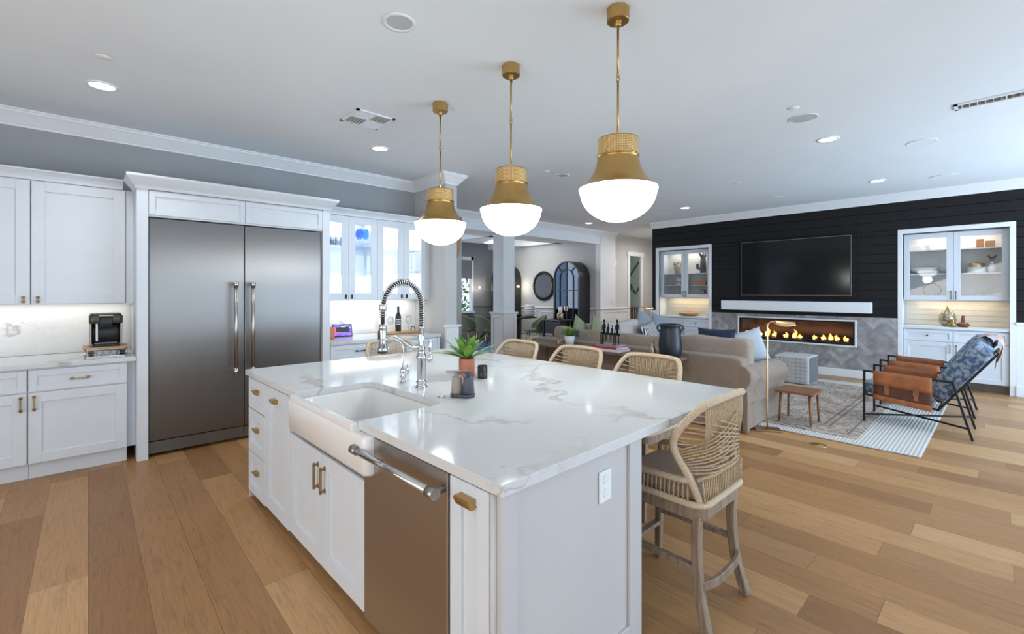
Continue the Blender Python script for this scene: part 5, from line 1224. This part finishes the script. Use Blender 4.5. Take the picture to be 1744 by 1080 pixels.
# left niche
t = potted('potted_herb', 'bushy potted plant on the top shelf of the left niche', 'plant', (9.86, 5.06, 1.877), .085, .15, 'taupe', 0, 'sage', .1, .02, 3, .75); rr = random.Random(6)
b = MB()
for k in range(110):
    d = Vector((rr.gauss(0, 1), rr.gauss(0, 1), rr.gauss(.3, .8))).normalized(); p = Vector((0, 0, .21))+Vector((d.x*.085, d.y*.13, d.z*.085))*rr.uniform(.5, 1); e = d.orthogonal().normalized()*.013; q = d*.022
    i = [b.V(x) for x in (p-q, p+e, p+q, p-e)]; b.F(i)
b.build('foliage', 'sage', t, world=False)['kind'] = 'stuff'
t = thing('cactus_sculpture', 'dark grey cactus-shaped vase with branching tips in the left niche', 'vase', (9.86, 4.48, 1.877))
b = MB(); b.tube([(0, 0, 0), (0, 0, .31)], [.065, .06], 16); b.tube(spline([(0, .05, .10), (0, .12, .11), (0, .125, .17), (0, .125, .2)], 4), .028, 10); b.build('body', 'slate', t, world=False)
b = MB()
for k in range(6): a = -1+k*.4; b.tube(spline([(0, .03*a, .30), (.01, .06*a, .37), (.0, .10*a, .39+.03*(k % 3))], 4), [.012]*9, 8); b.blob((0, .10*a, .40+.03*(k % 3)), (.035, .035, .03), 1, 1, 8, 6)
b.build('branches', 'slate', t, world=False)
t = thing('patterned_jar', 'white patterned ginger jar on the middle shelf of the left niche', 'jar', (9.86, 5.03, 1.617))
MB().lathe([(0, 0), (.05, 0), (.07, .03), (.075, .09), (.06, .13), (.04, .14), (0, .14)], n=28).build('body', 'white', t, world=False); MB().lathe([(.048, .14), (.05, .165), (.02, .18), (0, .19)], n=24).build('lid', 'white', t, world=False)
b = MB()
for k in range(8): a = 2*PI*k/8; b.blob((.072*math.cos(a), .072*math.sin(a), .075), (.03, .03, .05), 1, 1, 8, 6)
b.build('pattern', 'slate', t, world=False)
solo(bx(9.78, 9.92, 4.40, 4.62, 1.618, 1.70), 'orange_box', 'orange', 'orange box on the middle shelf of the left niche', 'box', (9.85, 4.5, 1.618), bev=.004)
lathe_thing('clear_jar', wall_prof([(0, 0), (.04, 0), (.04, .11), (.03, .13)]), 'glass', 'clear glass jar on the lowest shelf of the left niche', 'jar', (9.84, 5.06, 1.386))
lathe_thing('copper_cup', [(0, 0), (.035, 0), (.045, .05), (.04, .09), (.036, .09), (0, .01)], 'copper', 'small copper cup on the lowest shelf of the left niche', 'cup', (9.84, 4.93, 1.386))
lathe_thing('etched_tumbler', [(0, 0), (.05, 0), (.055, .12), (.05, .12), (.045, .01), (0, .01)], 'mercury', 'silvery etched tumbler on the lowest shelf of the left niche', 'glass', (9.84, 4.47, 1.386))
t = thing('wooden_tray', 'shallow turned wooden bowl on the left niche counter', 'bowl', (9.78, 4.78, .933))
MB().lathe([(0, 0), (.12, 0), (.19, .035), (.215, .07), (.20, .068), (.16, .035), (.1, .015), (0, .012)], n=40).build('bowl', 'cork', t, world=False)

# ================================================================== dining room
solo(bx(6.9, 9.5, 7.75, 11.3, .001, .01), 'dining_rug', 'skyrug', 'patterned rug under the dining table, sky light painted in as dark blue', 'rug', (8.2, 9.5, 0))
t = thing('dining_table', 'dark dining table beyond the square column', 'table', (8.85, 10.05, 0))
bx(8.3, 9.30, 8.98, 10.9, .72, .755).build('tabletop', 'cabblack', t, .004)
for y in (9.5, 10.6):
    b = MB(); b.bar((8.45, y, .011), (9.2, y, .72), .05); b.bar((9.2, y, .011), (8.45, y, .72), .05); b.build('trestle_leg', 'cabblack', t)
t = thing('dining_chair', 'olive velvet dining chair seen from the side, right of the square column', 'chair', (8.80, 8.58, .0), math.radians(55), 'upholstered dining chairs')
def dchair(t):
    for sx in (-1, 1):
        for y in (-.20, .20): MB().tube([(sx*.17, y*.85, .40), (sx*.22, y*1.1, .011)], [.016, .010], 8).build('leg', 'gold', t, world=False)
    MB().blob((0, .02, .43), (.50, .48, .11), .3, .35, 28, 12).build('seat', 'gchair', t, world=False)
    def fn(u, v):
        a = PI*(1.18+.64*u)-PI*.0; k = .27; h_ = .40+.46*v*(1-.42*abs(2*u-1)**2.2); lean = .07*v
        return (k*1.0*math.cos(a*1.0+PI*0)*1.0, -.02+(k+lean)*math.sin(a), h_)
    def fn2(u, v):
        a = math.radians(180+180*u); hh = .46-.25*abs(2*u-1)**2
        return ((.26+.02*v)*math.cos(a), .03+(.26+.08*v)*math.sin(a), .38+hh*v)
    o = MB().grid(fn2, 24, 8).build('backrest', 'gchair', t, world=False); m_ = o.modifiers.new('thick', 'SOLIDIFY'); m_.thickness = .045; m_.offset = 0
dchair(t); dc = t
for x, y, a, l in ((7.86, 10.22, -90, 'olive velvet dining chair left of the square column, farther from it'), (7.92, 9.55, -90, 'olive velvet dining chair left of the square column, partly hidden behind it'), (7.80, 10.88, -90, 'olive velvet dining chair farthest left, half hidden behind the wall end')): dup(dc, (x, y, .0), math.radians(a), l)
t = thing('black_side_table', 'black sideboard table in front of the right arched cabinet', 'table', (8.85, 7.98, 0))
bx(8.62, 9.1, 7.53, 8.17, .72, .75).build('tabletop', 'cabblack', t, .004)
for x in (8.66, 9.06):
    for y in (7.58, 8.12): bx(x-.025, x+.025, y-.025, y+.025, .011, .72).build('leg', 'cabblack', t)
bx(8.66, 9.06, 7.62, 8.10, .40, .71).build('cupboard', 'cabblack', t, .004)
t = thing('animal_print_pot', 'black and gold spotted pot holding a white candle on the black side table', 'candle pot', (8.78, 7.66, .7505))
MB().lathe([(0, 0), (.07, 0), (.085, .05), (.085, .14), (.07, .18), (0, .18)], n=28).build('pot', 'mercury', t, world=False); MB().lathe([(0, .18), (.05, .18), (.055, .28), (.03, .33), (0, .34)], n=20).build('candle', 'white', t, world=False)
bowl('black_bowl', .14, .07, 'black', 'shallow black bowl on the dark dining table', (8.75, 9.2, .756))
lathe_thing('striped_vase', [(0, 0), (.12, 0), (.14, .05), (.14, .30), (.10, .36), (0, .36)], stripes_mat('black_white_bands', (.75, .75, .75), (.02, .02, .02), 2, .05, .42, .4, .1), 'black and white striped vase on the dining table', 'vase', (9.15, 9.13, .756), None, 32)
lathe_thing('blue_glass_vase', [(0, 0), (.06, 0), (.10, .06), (.08, .14), (.04, .17), (0, .17)], 'pillowb', 'small pale blue round vase on the dining table just right of the column', 'vase', (8.52, 9.38, .756), None, 24)
def arched_cabinet(y0, y1, label):
    t = thing('arched_cabinet', label, 'cabinet', (9.58, (y0+y1)/2, 0), 0, 'black arched display cabinets'); yc = (y0+y1)/2; r_ = (y1-y0)/2; zs = 1.83
    def arch(r, z0, n=20): return [(yc-r, z0)]+[(yc-r*math.cos(PI*k/n), zs+r*math.sin(PI*k/n)) for k in range(n+1)]+[(yc+r, z0)]
    b = MB(); A, B = arch(r_, .011), arch(r_-.03, .011)
    fo = [b.V((9.35, *p)) for p in A]; fi = [b.V((9.35, *p)) for p in B]; bo = [b.V((9.785, *p)) for p in A]; bi = [b.V((9.785, *p)) for p in B]
    for k in range(len(A)-1):
        b.F((fo[k], fi[k], fi[k+1], fo[k+1])); b.F((fo[k], fo[k+1], bo[k+1], bo[k])); b.F((fi[k], bi[k], bi[k+1], fi[k+1]))
    b.build('case', 'cabblack', t); MB().prism(B, 9.75, 9.783, 'x').build('back_panel', 'cabin', t)
    for z in (.10, .55, 1.02, 1.50): bx(9.40, 9.749, y0+.031, y1-.031, z, z+.02).build('shelf', 'cabin', t)
    for sg in (-1, 1):
        b = MB(); e = .012
        def bar(p, q): b.bar((9.362, *p), (9.362, *q), .022)
        bar((yc+sg*e, .03), (yc+sg*e, zs+r_*.55)); bar((yc+sg*(r_*.52), .03), (yc+sg*(r_*.52), zs)); bar((yc+sg*(r_-.042), .03), (yc+sg*(r_-.042), zs)); bar((yc+sg*r_*.38, zs+r_*.38), (yc+sg*(r_-.03)*.707, zs+(r_-.03)*.707)); bar((yc+sg*e, zs+r_*.52), (yc+sg*e, zs+r_-.035))
        for z in (.04, .55, 1.02, 1.50): bar((yc+sg*e, z), (yc+sg*(r_-.04), z))
        pts = [(9.362, yc+sg*r_*.52*math.cos(a), zs+r_*.52*math.sin(a)) for a in [PI/2*k/10 for k in range(11)]]
        for p, q in zip(pts, pts[1:]): b.bar(p, q, .022)
        d = b.build('door', 'cabblack', t)
        P = [(yc+sg*.002, .03), (yc+sg*(r_-.035), .03)]+[(yc+sg*(r_-.035)*math.cos(a), zs+(r_-.035)*math.sin(a)) for a in [PI/2*k/10 for k in range(11)]][:-1]+[(yc+sg*.002, zs+r_-.035)]
        MB().prism(P, 9.372, 9.376, 'x').build('glass_pane', 'dglass', d)
        MB().bar((9.345, yc+sg*.04, .95), (9.345, yc+sg*.04, 1.08), .012).build('handle', 'gold', d)
    return t
arched_cabinet(7.50, 8.40, 'tall black arched glass cabinet on the dining wall right of the round mirror')
arched_cabinet(10.13, 11.03, 'black arched cabinet mostly hidden behind the square column')
light('arched_cabinet_light', 'AREA', (9.55, 7.95, 2.1), .7, (.75, .9, 1), .3, .3, (0, 0, -1))
solo(bx(9.5, 9.7, 7.7, 7.95, 1.041, 1.10), 'white_dish_stack', 'white', 'white dishes on a shelf inside the right arched cabinet', 'dishes', bev=.01)
lathe_thing('white_figurine', [(0, 0), (.05, 0), (.03, .06), (.05, .11), (.02, .16), (.03, .19), (0, .2)], 'white', 'white figurine on the upper shelf inside the right arched cabinet', 'figurine', (9.55, 7.85, 1.521))
t = thing('round_mirror', 'round mirror with a black scalloped frame on the dining wall', 'mirror', (9.80, 9.19, 1.635))
b = MB(); b.tube([(9.79, 9.19+.37*math.cos(a*PI/24), 1.635+.37*math.sin(a*PI/24)) for a in range(48)], .038, 8, True)
for k in range(36):
    a = 2*PI*k/36; b.blob((9.785, 9.19+.40*math.cos(a), 1.635+.40*math.sin(a)), (.06, .072, .072), 1, 1, 8, 6)
b.build('frame', 'black', t); MB().prism([(9.19+.36*math.cos(a*PI/24), 1.635+.36*math.sin(a*PI/24)) for a in range(48)], 9.782, 9.79, 'x').build('glass', 'mirror', t)
def sconce(label, x, y, z, d):
    t = thing('wall_sconce', label, 'wall light', (x, y, z), 0, 'small bulb sconces'); d = Vector(d)
    MB().blob(tuple(Vector((x, y, z))+d*.09), (.06, .06, .06), 1, 1, 12, 8).build('bulb', 'lamp', t); MB().tube([(x, y, z), tuple(Vector((x, y, z))+d*.07)], .010, 8).build('arm', 'gold', t); MB().blob((x, y, z), (.05, .05, .05), .6, .6, 12, 8).build('wall_plate', 'gold', t)
    light('sconce_glow', 'POINT', tuple(Vector((x, y, z))+d*.16), 2.5, (1, .85, .65), .04)
sconce('small glowing bulb sconce on the dark dining wall left of the square column', 9.15, 11.47, 1.60, (0, -1, 0))
sconce('added bulb sconce standing in for a glow at the hidden arched cabinet side, right of the square column', 9.56, 10.105, 1.62, (0, -1, 0))  # made-up fitting that carries a glow of unclear source
t = thing('framed_picture', 'thin framed picture on the dark dining wall beside the bulb sconce', 'picture', (9.62, 11.49, 1.75))
b = MB(); b.box(9.45, 9.79, 11.478, 11.498, 1.5, 2.0); b.build('frame', 'gwall', t); bx(9.47, 9.77, 11.474, 11.478, 1.52, 1.98).build('print', 'dwall', t)
solo(MB().prism([(5.16, 2.18), (5.24, 2.12), (5.30, 2.30), (5.30, 2.52), (5.2, 2.55)], 7.17, 7.199, 'y'), 'wood_wall_ornament', 'cork', 'carved brown wooden ornament on the wall beside the column opening', 'ornament', bev=.006)
